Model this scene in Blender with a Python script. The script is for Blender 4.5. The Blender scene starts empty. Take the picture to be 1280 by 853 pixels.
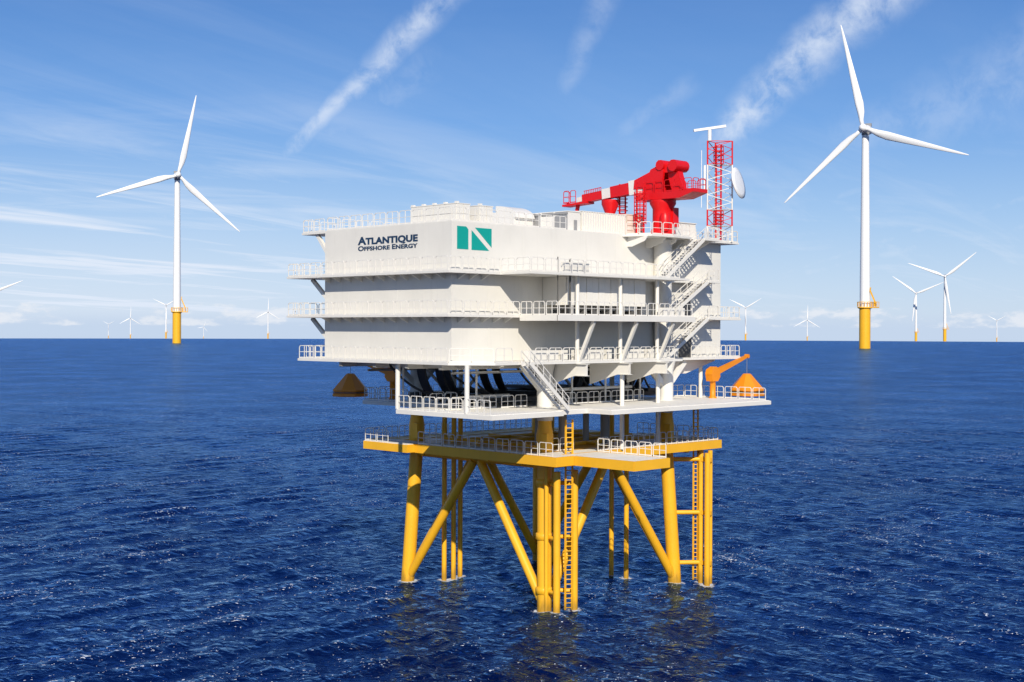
import bpy, math, random
import numpy as np
from mathutils import Vector, Matrix, Euler
random.seed(7)
R = math.radians
S2 = math.sqrt(2)
scene = bpy.context.scene

# ------------------------------------------------------------------ camera
CAM = Vector((-95.8, -91.57, 25.2))
FPX = 1660.0
EYE = 412.0                 # pixel row of eye level in the 1280 px photograph
cd = bpy.data.cameras.new('camera')
cam = bpy.data.objects.new('camera', cd)
scene.collection.objects.link(cam)
cd.sensor_width = 36.0
cd.lens = 36.0 * FPX / 1280.0
cd.shift_y = -(426.5 - EYE) / 1280.0
cd.clip_start = 0.5
cd.clip_end = 60000
FWD = Vector((1, 1, 0)).normalized()
RGT = Vector((1, -1, 0)).normalized()
ROLL = 0.2
cam.location = CAM
cam.rotation_mode = 'QUATERNION'
from mathutils import Quaternion
cam.rotation_quaternion = FWD.to_track_quat('-Z', 'Y') @ Quaternion((0, 0, 1), R(ROLL))
scene.camera = cam

# ------------------------------------------------------------------ sun and sky
SUN_EL, SUN_TRAVEL = 31.0, 45.0 + 3.5
st = Vector((math.cos(R(SUN_TRAVEL)) * math.cos(R(SUN_EL)), math.sin(R(SUN_TRAVEL)) * math.cos(R(SUN_EL)), -math.sin(R(SUN_EL))))
sl = bpy.data.lights.new('sun', 'SUN')
sl.energy = 4.9
sl.angle = R(0.5)
sl.color = (1.0, 0.925, 0.80)
so = bpy.data.objects.new('sun', sl)
so.rotation_mode = 'QUATERNION'
so.rotation_quaternion = st.to_track_quat('-Z', 'Y')
so.location = (-60, -120, 120)
scene.collection.objects.link(so)

world = bpy.data.worlds.new('World')
scene.world = world
world.use_nodes = True
wt = world.node_tree
for n in list(wt.nodes):
    wt.nodes.remove(n)


class NT:
    """tiny node-graph helper"""
    def __init__(self, tree):
        self.t = tree
    def n(self, typ, ins=None, **kw):
        nd = self.t.nodes.new(typ)
        for k, v in kw.items():
            setattr(nd, k, v)
        for k, v in (ins or {}).items():
            sock = nd.inputs[k]
            if isinstance(v, bpy.types.NodeSocket):
                self.t.links.new(v, sock)
            else:
                sock.default_value = v
        return nd
    def m(self, op, a, b=None, c=None, clamp=False):
        nd = self.t.nodes.new('ShaderNodeMath')
        nd.operation = op
        nd.use_clamp = clamp
        for i, v in enumerate((a, b, c)):
            if v is None:
                continue
            if isinstance(v, bpy.types.NodeSocket):
                self.t.links.new(v, nd.inputs[i])
            else:
                nd.inputs[i].default_value = v
        return nd.outputs[0]
    def dot(self, a, vec):
        nd = self.t.nodes.new('ShaderNodeVectorMath')
        nd.operation = 'DOT_PRODUCT'
        self.t.links.new(a, nd.inputs[0])
        nd.inputs[1].default_value = vec
        return nd.outputs['Value']
    def ss(self, v, lo, hi, a=0.0, b=1.0):
        nd = self.n('ShaderNodeMapRange', {0: v, 1: lo, 2: hi, 3: a, 4: b})
        nd.interpolation_type = 'SMOOTHSTEP'
        return nd.outputs[0]
    def xyz(self, x, y, z=0.0):
        return self.n('ShaderNodeCombineXYZ', {0: x, 1: y, 2: z}).outputs[0]
    def noise(self, vec, scale, detail=4.0, rough=0.55, dist=0.0, lac=2.0):
        return self.n('ShaderNodeTexNoise', {'Vector': vec, 'Scale': scale, 'Detail': detail, 'Roughness': rough,
                                             'Lacunarity': lac, 'Distortion': dist}).outputs[0]
    def mix(self, fac, a, b):
        nd = self.t.nodes.new('ShaderNodeMix')
        nd.data_type = 'RGBA'
        for k, v in ((0, fac), (6, a), (7, b)):
            if isinstance(v, bpy.types.NodeSocket):
                self.t.links.new(v, nd.inputs[k])
            else:
                nd.inputs[k].default_value = v
        return nd.outputs[2]


def pix_dir(x, y):
    d = FWD + RGT * ((x - 640) / FPX) + Vector((0, 0, 1)) * ((EYE - y) / FPX)
    return d.normalized()


w = NT(wt)
gen = w.n('ShaderNodeTexCoord').outputs['Generated']
sep = w.n('ShaderNodeSeparateXYZ', {0: gen})
ca = w.dot(gen, tuple(RGT))
cb = w.dot(gen, tuple(FWD))
cz = sep.outputs[2]
sky = w.n('ShaderNodeTexSky', sky_type='NISHITA')
sky.sun_disc = False
sky.sun_elevation = R(SUN_EL)
sky.sun_rotation = math.atan2(-st.x, -st.y)
sky.altitude = 0
sky.air_density = 1.0
sky.dust_density = 0.2
sky.ozone_density = 4.5
STR = 0.10


def lin(r, g, b, k=1.0):
    """8-bit display colour to the radiance the background has to carry"""
    f_ = lambda c: ((c / 255 + 0.055) / 1.055) ** 2.4 if c > 10 else c / 255 / 12.92
    return (f_(r) * k / STR, f_(g) * k / STR, f_(b) * k / STR, 1)


# clear-air colour by height above the horizon, blended with the physical sky
ramp = w.n('ShaderNodeValToRGB', {0: w.m('ADD', w.m('MULTIPLY', cz, 0.98), 0.02)})
els = [(0.0, (196, 214, 236)), (0.05, (176, 206, 240)), (0.10, (146, 189, 238)), (0.17, (110, 163, 230)), (0.25, (80, 135, 209)), (0.5, (58, 108, 184)), (1.0, (44, 84, 158))]
cr_ = ramp.color_ramp
while len(cr_.elements) < len(els):
    cr_.elements.new(0.5)
for e_, (p_, c_) in zip(cr_.elements, els):
    e_.position = p_
    e_.color = lin(*c_)
hs = w.mix(0.80, sky.outputs[0], ramp.outputs[0])
# cirrus sheet: coordinates on a flat layer high above
zc = w.m('ADD', w.m('MAXIMUM', cz, 0.0), 0.045)
px = w.m('DIVIDE', ca, zc)
py = w.m('DIVIDE', cb, zc)
layer = w.xyz(px, py)
# long streaks running left-right, slightly tilted
rot = w.n('ShaderNodeMapping', {'Vector': layer, 'Rotation': (0, 0, R(62)), 'Scale': (5.2, 1.15, 1)}, vector_type='TEXTURE').outputs[0]
n1 = w.noise(rot, 1.3, 7, 0.62, 0.9)
rot2 = w.n('ShaderNodeMapping', {'Vector': layer, 'Rotation': (0, 0, R(12)), 'Scale': (4.0, 1.8, 1), 'Location': (3.1, 7.7, 0)}, vector_type='TEXTURE').outputs[0]
n2 = w.noise(rot2, 1.4, 6, 0.62, 0.8)
cover = w.ss(n1, 0.36, 0.76)
cover2 = w.ss(n2, 0.42, 0.78)
lowz = w.ss(cz, 0.20, 0.03)                    # cirrus is denser towards the horizon
lft = w.ss(ca, 0.02, -0.30)                    # and on the left side of the view
hi_w = w.m('ADD', w.m('MULTIPLY', lowz, 1.05), 0.10)
cir = w.m('MULTIPLY', w.m('ADD', w.m('MULTIPLY', cover, 1.0), w.m('MULTIPLY', cover2, 0.55)), w.m('MULTIPLY', hi_w, w.m('ADD', 0.40, w.m('MULTIPLY', lft, 0.80))), clamp=True)
veil = w.m('MULTIPLY', w.ss(cz, 0.16, -0.01), w.m('ADD', 0.32, w.m('MULTIPLY', lft, 0.26)))
cir = w.m('MAXIMUM', cir, veil)


WOB = w.noise(gen, 9.0, 3, 0.6)
FINE = w.noise(gen, 48.0, 6, 0.62, 0.25)


def contrail(x0, y0, x1, y1, w0, w1, dens, nscale, seed, tail=0.12):
    """a straight vapour trail between two directions of the sky"""
    d0, d1 = pix_dir(x0, y0), pix_dir(x1, y1)
    mvec = d0.cross(d1).normalized()
    e = (d1 - d0).normalized()
    t0, t1 = d0.dot(e), d1.dot(e)
    t = w.n('ShaderNodeMapRange', {0: w.dot(gen, tuple(e)), 1: t0, 2: t1, 3: 0.0, 4: 1.0}, clamp=False).outputs[0]
    pd = w.dot(gen, tuple(mvec))
    pd2 = w.m('ADD', pd, w.m('MULTIPLY', w.m('SUBTRACT', WOB, 0.5), w1 * 1.3))
    wid = w.m('ADD', w.m('MULTIPLY', t, w1 - w0), w0)
    q = w.m('DIVIDE', w.m('ABSOLUTE', pd2), wid)
    prof = w.m('POWER', w.ss(q, 1.25, 0.0), 1.3)
    br = w.ss(FINE, 0.22, 0.74)
    ends = w.m('MULTIPLY', w.ss(t, -tail, tail * 1.5), w.ss(t, 1.35, 1.0))
    front = w.ss(cb, 0.2, 0.5)
    return w.m('MULTIPLY', w.m('MULTIPLY', prof, br), w.m('MULTIPLY', w.m('MULTIPLY', ends, front), dens))


trails = [
    contrail(352, 205, 556, -12, 0.007, 0.018, 0.74, 55, 1.0),
    contrail(395, 190, 520, 90, 0.012, 0.020, 0.22, 70, 2.0),
    contrail(870, 195, 1110, -22, 0.020, 0.030, 0.85, 42, 3.0),
    contrail(700, 115, 758, -5, 0.010, 0.016, 0.26, 50, 4.0),
    contrail(765, 170, 850, 110, 0.010, 0.012, 0.20, 50, 5.0),
    contrail(905, 362, 1300, 242, 0.0035, 0.006, 0.34, 40, 6.0),
    contrail(940, 352, 1300, 282, 0.0050, 0.008, 0.40, 30, 7.0),
    contrail(860, 300, 1080, 235, 0.0030, 0.005, 0.22, 40, 8.0),
    contrail(1030, 180, 1290, 90, 0.020, 0.045, 0.26, 25, 9.0),
    contrail(-20, 235, 420, 300, 0.012, 0.03, 0.34, 22, 10.0),
]
tot = cir
for tr in trails:
    tot = w.m('MAXIMUM', tot, tr)
# far cumulus just above the horizon
az = w.m('DIVIDE', ca, w.m('MAXIMUM', cb, 0.05))
cvec = w.xyz(w.m('MULTIPLY', az, 1.0), w.m('MULTIPLY', cz, 2.6), 0.3)
cn = w.noise(cvec, 26.0, 5, 0.62)
band = w.m('MULTIPLY', w.ss(cz, -0.004, 0.004), w.ss(cz, 0.036, 0.010))
cum = w.m('MULTIPLY', w.ss(w.m('MULTIPLY', cn, band), 0.44, 0.58), 0.75)
cumcol = w.mix(w.ss(cn, 0.35, 0.65), lin(205, 219, 238), lin(236, 240, 247))
HORIZON = lin(198, 215, 237)
CLOUD = lin(226, 236, 251)
c1 = w.mix(w.m('MULTIPLY', tot, 0.92), hs, CLOUD)
c1 = w.mix(w.ss(cz, 0.016, 0.001), c1, HORIZON)       # milky air low over the sea
c2 = w.mix(cum, c1, cumcol)
bg = w.n('ShaderNodeBackground', {'Color': c2, 'Strength': STR})
wo = w.n('ShaderNodeOutputWorld', {'Surface': bg.outputs[0]})
world.cycles.sampling_method = 'MANUAL'
world.cycles.sample_map_resolution = 512

scene.cycles.max_bounces = 6
scene.cycles.diffuse_bounces = 3
scene.cycles.glossy_bounces = 3
scene.cycles.caustics_reflective = False
vs = scene.view_settings
vs.view_transform = 'Standard'
vs.look = 'None'
vs.exposure = 0.0
vs.gamma = 1.0
vs.use_curve_mapping = False


# ------------------------------------------------------------------ materials
def paint(name, col, rough=0.45, var=0.06, streak=0.10, dirt=(0.25, 0.21, 0.16), bump=0.004, spec=0.4, wet=False):
    m = bpy.data.materials.new(name)
    m.use_nodes = True
    t = m.node_tree
    g = NT(t)
    bs = t.nodes['Principled BSDF']
    geo = g.n('ShaderNodeNewGeometry').outputs['Position']
    n_ = g.noise(geo, 0.35, 5, 0.6)
    f = g.n('ShaderNodeMapRange', {0: n_, 1: 0.3, 2: 0.7, 3: 1.0 - var, 4: 1.0 + var * 0.3}).outputs[0]
    base = g.n('ShaderNodeMix', {6: (*col, 1), 7: (col[0], col[1], col[2], 1)}, data_type='RGBA')
    hsv = g.n('ShaderNodeHueSaturation', {'Value': f, 'Color': (*col, 1)}).outputs[0]
    # weather streaks running down
    mp = g.n('ShaderNodeMapping', {'Vector': geo, 'Scale': (1.6, 1.6, 0.12)}).outputs[0]
    sn = g.noise(mp, 1.7, 6, 0.65)
    sf = g.m('MULTIPLY', g.ss(sn, 0.52, 0.80), streak)
    c = g.mix(sf, hsv, (*dirt, 1))
    t.nodes.remove(base)
    if wet:      # stained splash zone at the waterline
        pz = g.n('ShaderNodeSeparateXYZ', {0: geo}).outputs[2]
        wn = g.m('ADD', pz, g.m('MULTIPLY', g.m('SUBTRACT', sn, 0.5), 3.0))
        c = g.mix(g.m('MULTIPLY', g.ss(wn, 1.5, 0.1), 0.6), c, (0.16, 0.10, 0.02, 1))
    t.links.new(c, bs.inputs['Base Color'])
    rn = g.n('ShaderNodeMapRange', {0: g.noise(geo, 1.3, 4, 0.6), 1: 0.3, 2: 0.7, 3: rough - 0.07, 4: rough + 0.1}).outputs[0]
    t.links.new(rn, bs.inputs['Roughness'])
    bs.inputs['Specular IOR Level'].default_value = spec
    if bump:
        bn = g.n('ShaderNodeBump', {'Strength': 0.5, 'Distance': bump, 'Height': g.noise(geo, 1.1, 4, 0.5)})
        t.links.new(bn.outputs[0], bs.inputs['Normal'])
    return m


M = {}
M['cream'] = paint('cream_paint', (0.755, 0.728, 0.660), 0.5, 0.05, 0.10)
M['white'] = paint('white_paint', (0.770, 0.745, 0.685), 0.45, 0.05, 0.10)
M['galv'] = paint('light_rail_paint', (0.78, 0.75, 0.69), 0.45, 0.03, 0.0, bump=0)
M['tower'] = paint('turbine_white', (0.84, 0.84, 0.83), 0.4, 0.02, 0.03, bump=0)
M['yellow'] = paint('marine_yellow', (0.88, 0.46, 0.020), 0.42, 0.10, 0.16, dirt=(0.32, 0.14, 0.02))
M['jacket'] = paint('jacket_yellow', (0.90, 0.47, 0.022), 0.42, 0.10, 0.14, dirt=(0.36, 0.16, 0.03), wet=True)
M['orange'] = paint('davit_orange', (0.80, 0.26, 0.008), 0.42, 0.08, 0.10, dirt=(0.35, 0.10, 0.02))
M['red'] = paint('crane_red', (0.70, 0.006, 0.008), 0.4, 0.08, 0.08, dirt=(0.25, 0.01, 0.01))
M['grey'] = paint('grey_steel', (0.30, 0.30, 0.30), 0.55, 0.10, 0.15)
M['dark'] = paint('dark_steel', (0.09, 0.088, 0.085), 0.55, 0.15, 0.15)
M['black'] = paint('black_rubber', (0.018, 0.018, 0.020), 0.5, 0.2, 0.05)
M['grating'] = paint('pale_deck_grating', (0.84, 0.80, 0.72), 0.7, 0.10, 0.0)
M['deckwhite'] = paint('white_deck_paint', (0.86, 0.83, 0.755), 0.6, 0.07, 0.0)
M['tan'] = paint('pale_tan_cladding', (0.80, 0.68, 0.58), 0.55, 0.08, 0.12)
M['navy'] = paint('navy_lettering', (0.006, 0.035, 0.085), 0.45, 0.02, 0.0, bump=0)
M['teal'] = paint('teal_logo', (0.002, 0.33, 0.275), 0.45, 0.03, 0.0, bump=0)


# ------------------------------------------------------------------ mesh helpers
COL = scene.collection
ORG = {}


def box_vf(x0, x1, y0, y1, z0, z1):
    v = [(x0, y0, z0), (x1, y0, z0), (x1, y1, z0), (x0, y1, z0), (x0, y0, z1), (x1, y0, z1), (x1, y1, z1), (x0, y1, z1)]
    f = [(0, 3, 2, 1), (4, 5, 6, 7), (0, 1, 5, 4), (1, 2, 6, 5), (2, 3, 7, 6), (3, 0, 4, 7)]
    return v, f


def frame_of(d):
    d = d.normalized()
    up = Vector((0, 0, 1)) if abs(d.z) < 0.95 else Vector((1, 0, 0))
    a = d.cross(up).normalized()
    b = a.cross(d).normalized()
    return a, b


class MB:
    def __init__(self):
        self.v, self.f, self.s = [], [], []
    def add(self, v, f, smooth=False):
        o = len(self.v)
        self.v += [tuple(p) for p in v]
        self.f += [tuple(i + o for i in q) for q in f]
        self.s += [smooth] * len(f)
        return self
    def box(self, x0, x1, y0, y1, z0, z1):
        return self.add(*box_vf(min(x0, x1), max(x0, x1), min(y0, y1), max(y0, y1), min(z0, z1), max(z0, z1)))
    def bar(self, p0, p1, w_, h_=None):
        """rectangular bar from p0 to p1; h_ is its upright size"""
        p0, p1 = Vector(p0), Vector(p1)
        h_ = w_ if h_ is None else h_
        a, b = frame_of(p1 - p0)
        v = []
        for p in (p0, p1):
            for sa, sb in ((-1, -1), (1, -1), (1, 1), (-1, 1)):
                v.append(p + a * sa * w_ / 2 + b * sb * h_ / 2)
        f = [(0, 1, 2, 3), (7, 6, 5, 4), (0, 4, 5, 1), (1, 5, 6, 2), (2, 6, 7, 3), (3, 7, 4, 0)]
        return self.add(v, f)
    def tube(self, pts, r, n=12, caps=True):
        pts = [Vector(p) for p in pts]
        rs = r if isinstance(r, (list, tuple)) else [r] * len(pts)
        o = len(self.v)
        v, f = [], []
        for i, p in enumerate(pts):
            d = pts[min(i + 1, len(pts) - 1)] - pts[max(i - 1, 0)]
            a, b = frame_of(d)
            for k in range(n):
                t = 2 * math.pi * k / n
                v.append(p + (a * math.cos(t) + b * math.sin(t)) * rs[i])
        for i in range(len(pts) - 1):
            for k in range(n):
                f.append((i * n + k, i * n + (k + 1) % n, (i + 1) * n + (k + 1) % n, (i + 1) * n + k))
        self.add(v, f, True)
        if caps:
            self.add(v[:n], [tuple(reversed(range(n)))])          # end caps keep their own corners
            self.add(v[-n:], [tuple(range(n))])
        return self
    def lathe(self, c, prof, n=20):
        """prof: (radius, z) pairs upward about the vertical through c"""
        pts = [(c[0], c[1], z) for _, z in prof]
        v, f = [], []
        for (r, z) in prof:
            for k in range(n):
                t = 2 * math.pi * k / n
                v.append((c[0] + r * math.cos(t), c[1] + r * math.sin(t), z))
        m_ = len(prof)
        for i in range(m_ - 1):
            for k in range(n):
                f.append((i * n + k, i * n + (k + 1) % n, (i + 1) * n + (k + 1) % n, (i + 1) * n + k))
        self.add(v, f, True)
        self.add(v[:n], [tuple(reversed(range(n)))])
        self.add(v[-n:], [tuple(range(n))])
        return self
    def prism(self, poly, z0, z1):
        """upright prism over a plan polygon"""
        a = sum(poly[i][0] * poly[(i + 1) % len(poly)][1] - poly[(i + 1) % len(poly)][0] * poly[i][1] for i in range(len(poly)))
        if a < 0:
            poly = poly[::-1]
        n = len(poly)
        v = [(x, y, z0) for x, y in poly] + [(x, y, z1) for x, y in poly]
        f = [tuple(reversed(range(n))), tuple(range(n, 2 * n))]
        f += [(i, (i + 1) % n, n + (i + 1) % n, n + i) for i in range(n)]
        return self.add(v, f)
    def slab(self, poly, origin, ax, ay, an, t0, t1):
        """prism over a polygon in the plane (ax, ay) through origin, thick along an"""
        O, ax, ay, an = Vector(origin), Vector(ax), Vector(ay), Vector(an)
        n = len(poly)
        v = [O + ax * p + ay * q + an * t0 for p, q in poly] + [O + ax * p + ay * q + an * t1 for p, q in poly]
        f = [tuple(reversed(range(n))), tuple(range(n, 2 * n))]
        f += [(i, (i + 1) % n, n + (i + 1) % n, n + i) for i in range(n)]
        ob = len(self.v)
        self.add(v, f)
        return self
    def mesh(self, name, mat, off=(0, 0, 0)):
        me = bpy.data.meshes.new(name)
        off = Vector(off)
        me.from_pydata([Vector(p) - off for p in self.v], [], self.f)
        me.polygons.foreach_set('use_smooth', self.s)
        import bmesh
        bm = bmesh.new()
        bm.from_mesh(me)
        bmesh.ops.recalc_face_normals(bm, faces=bm.faces)
        bm.to_mesh(me)
        bm.free()
        me.materials.append(M[mat] if isinstance(mat, str) else mat)
        me.update()
        return me
    def build(self, name, mat, parent=None):
        off = ORG.get(parent.name, Vector((0, 0, 0))) if parent else Vector((0, 0, 0))
        return place(name, self.mesh(name, mat, off), parent, (0, 0, 0))


def place(name, me, parent, loc, rot=None):
    o = bpy.data.objects.new(name, me)
    COL.objects.link(o)
    o.location = loc
    if rot is not None:
        o.rotation_euler = rot
    if parent:
        o.parent = parent
        ORG[o.name] = ORG.get(parent.name, Vector((0, 0, 0)))
    return o


def thing(name, label, cat, loc, group=None, rot=None):
    o = bpy.data.objects.new(name, None)
    COL.objects.link(o)
    o.empty_display_size = 0.5
    o.location = loc
    if rot is not None:
        o.rotation_euler = rot
    o['label'] = label
    o['category'] = cat
    if group:
        o['group'] = group
    ORG[o.name] = Vector(loc)
    return o


RAILM = {}


def rail_mesh(L, h, mat):
    key = (round(L, 2), round(h, 2), mat)
    if key in RAILM:
        return RAILM[key]
    b = MB()
    t = 0.055
    g_ = 0.10
    c = 0.14
    x0, x1 = g_, L - g_
    for x in (x0, x1):
        b.bar((x, 0, 0), (x, 0, h - c), t)
    b.bar((x0, 0, h - c), (x0 + c, 0, h), t)
    b.bar((x1, 0, h - c), (x1 - c, 0, h), t)
    b.bar((x0 + c, 0, h), (x1 - c, 0, h), t)
    b.bar((x0, 0, h * 0.52), (x1, 0, h * 0.52), t * 0.8)
    k = 2 if L > 1.5 else 1
    for i in range(1, k):
        x = x0 + (x1 - x0) * i / k
        b.bar((x, 0, 0), (x, 0, h), t * 0.9)
    b.box(x0, x1, -0.012, 0.012, 0.02, 0.13)
    RAILM[key] = b.mesh('handrail', mat)
    return RAILM[key]


def rails(path, z, parent, h=1.2, pan=1.75, mat='galv', name='handrail'):
    off = ORG.get(parent.name, Vector((0, 0, 0)))
    for (x0, y0), (x1, y1) in zip(path[:-1], path[1:]):
        L = math.hypot(x1 - x0, y1 - y0)
        n = max(1, round(L / pan))
        l = L / n
        a = math.atan2(y1 - y0, x1 - x0)
        me = rail_mesh(l, h, mat)
        for i in range(n):
            f_ = i / n
            place(name, me, parent, Vector((x0 + (x1 - x0) * f_, y0 + (y1 - y0) * f_, z)) - off, (0, 0, a))


TREAD = {}


def stair(parent, p0, p1, width, side, mat='white', name='stair'):
    """flight along X from p0 (low end, x,y,z) to p1 (high end); width in Y"""
    off = ORG[parent.name]
    p0, p1 = Vector(p0), Vector(p1)
    y0, y1 = p0.y, p0.y + width
    st_ = None
    b = MB()
    b.bar((p0.x, y0, p0.z), (p1.x, y0, p1.z), 0.09, 0.34)
    st_ = b.build(name, mat, parent)
    b = MB()
    b.bar((p0.x, y1, p0.z), (p1.x, y1, p1.z), 0.09, 0.34)
    b.build('stringer', mat, st_)
    n = max(4, int(abs(p1.z - p0.z) / 0.24))
    b = MB()
    b.box(-0.15, 0.15, 0.05, width - 0.05, -0.02, 0.02)
    me = b.mesh('tread', 'galv')
    for i in range(1, n):
        p = p0.lerp(p1, i / n)
        place('tread', me, st_, p - off)
    H = Vector((0, 0, 1.05))
    for yy in (y0, y1):
        b = MB()
        a_, c_ = Vector((p0.x, yy, p0.z)), Vector((p1.x, yy, p1.z))
        b.bar(a_ + H, c_ + H, 0.06)
        b.bar(a_ + H * 0.52, c_ + H * 0.52, 0.045)
        k = 6
        for i in range(k + 1):
            q = a_.lerp(c_, i / k)
            b.bar(q, q + H, 0.05)
        b.build('stair_handrail', 'galv', st_)
    return st_


# ------------------------------------------------------------------ the sea (slightly domed, as the horizon lies under eye level)
RE = 2 * CAM.z / (12.5 / FPX) ** 2
def sea_drop(d):
    return d * d / (2 * RE)


def sea_mesh():
    rng = np.random.default_rng(11)
    base_ang = math.atan2(FWD.y, FWD.x)
    dense = np.linspace(-27, 27, 1000)
    rest = np.linspace(27, 333, 120)[1:-1]
    ang = np.radians(np.concatenate([dense, rest])) + base_ang
    rad = np.concatenate([np.linspace(2, 66, 26)[:-1], np.exp(np.linspace(math.log(66), math.log(900), 560)),
                          np.exp(np.linspace(math.log(900), math.log(9000), 150))[1:]])
    A, Rr = np.meshgrid(ang, rad)
    X = CAM.x + Rr * np.cos(A)
    Y = CAM.y + Rr * np.sin(A)
    dr = np.gradient(rad)[:, None]
    Zm = np.zeros_like(X)
    side = (X - CAM.x) * RGT.x + (Y - CAM.y) * RGT.y
    wl = 1.0 / (1.0 + np.exp(np.clip(side / 28.0, -30, 30)))      # two wave trains: one rules on the left, one on the right
    resolved = np.zeros_like(X)
    for i in range(72):
        lam = 1.5 * (8.5 / 1.5) ** rng.random()
        if i % 2 == 0:
            cd_, wt_ = base_ang - R(40) + rng.normal(0, 0.20), 0.35 + 0.75 * wl
        else:
            cd_, wt_ = base_ang + R(33) + rng.normal(0, 0.22), 0.35 + 0.75 * (1 - wl)
        prop = cd_ + math.pi / 2
        k = 2 * math.pi / lam
        amp = 0.0060 * lam ** 0.85
        att = np.clip((lam / np.maximum(dr, 0.05) - 2.0) / 2.5, 0, 1)
        resolved += att / 72
        ph = k * (X * math.cos(prop) + Y * math.sin(prop)) + rng.random() * 6.283
        Zm += att * amp * wt_ * (np.sin(ph) + 0.25 * np.cos(2 * ph))
    wave = Zm.copy()
    Zm -= Rr ** 2 / (2 * RE)
    nr, na = X.shape
    co = np.stack([X, Y, Zm], -1).reshape(-1, 3)
    co = np.concatenate([co, [[CAM.x, CAM.y, 0]]])
    i = np.arange(nr - 1)[:, None]
    j = np.arange(na)[None, :]
    j2 = (j + 1) % na
    q = np.stack([i * na + j, i * na + j2, (i + 1) * na + j2, (i + 1) * na + j], -1).reshape(-1, 4)[:, ::-1]
    tri = np.stack([np.full(na, nr * na), np.arange(na), (np.arange(na) + 1) % na], -1)
    me = bpy.data.meshes.new('sea')
    nq, nt = len(q), len(tri)
    me.vertices.add(len(co))
    me.vertices.foreach_set('co', co.astype(np.float32).ravel())
    me.loops.add(nq * 4 + nt * 3)
    me.loops.foreach_set('vertex_index', np.concatenate([q.ravel(), tri.ravel()]).astype(np.int32))
    me.polygons.add(nq + nt)
    me.polygons.foreach_set('loop_start', np.concatenate([np.arange(nq) * 4, nq * 4 + np.arange(nt) * 3]).astype(np.int32))
    me.polygons.foreach_set('use_smooth', np.ones(nq + nt, dtype=bool))
    me.update(calc_edges=True)
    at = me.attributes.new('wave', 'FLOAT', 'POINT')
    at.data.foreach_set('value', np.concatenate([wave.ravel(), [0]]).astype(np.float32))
    at = me.attributes.new('unresolved', 'FLOAT', 'POINT')
    at.data.foreach_set('value', np.concatenate([(1 - resolved).ravel(), [0]]).astype(np.float32))
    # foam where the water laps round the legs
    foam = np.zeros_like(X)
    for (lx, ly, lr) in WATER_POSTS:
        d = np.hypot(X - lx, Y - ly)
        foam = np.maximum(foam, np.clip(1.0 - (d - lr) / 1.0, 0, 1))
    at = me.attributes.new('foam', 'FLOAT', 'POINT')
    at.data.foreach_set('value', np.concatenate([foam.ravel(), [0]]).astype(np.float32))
    return me


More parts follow.
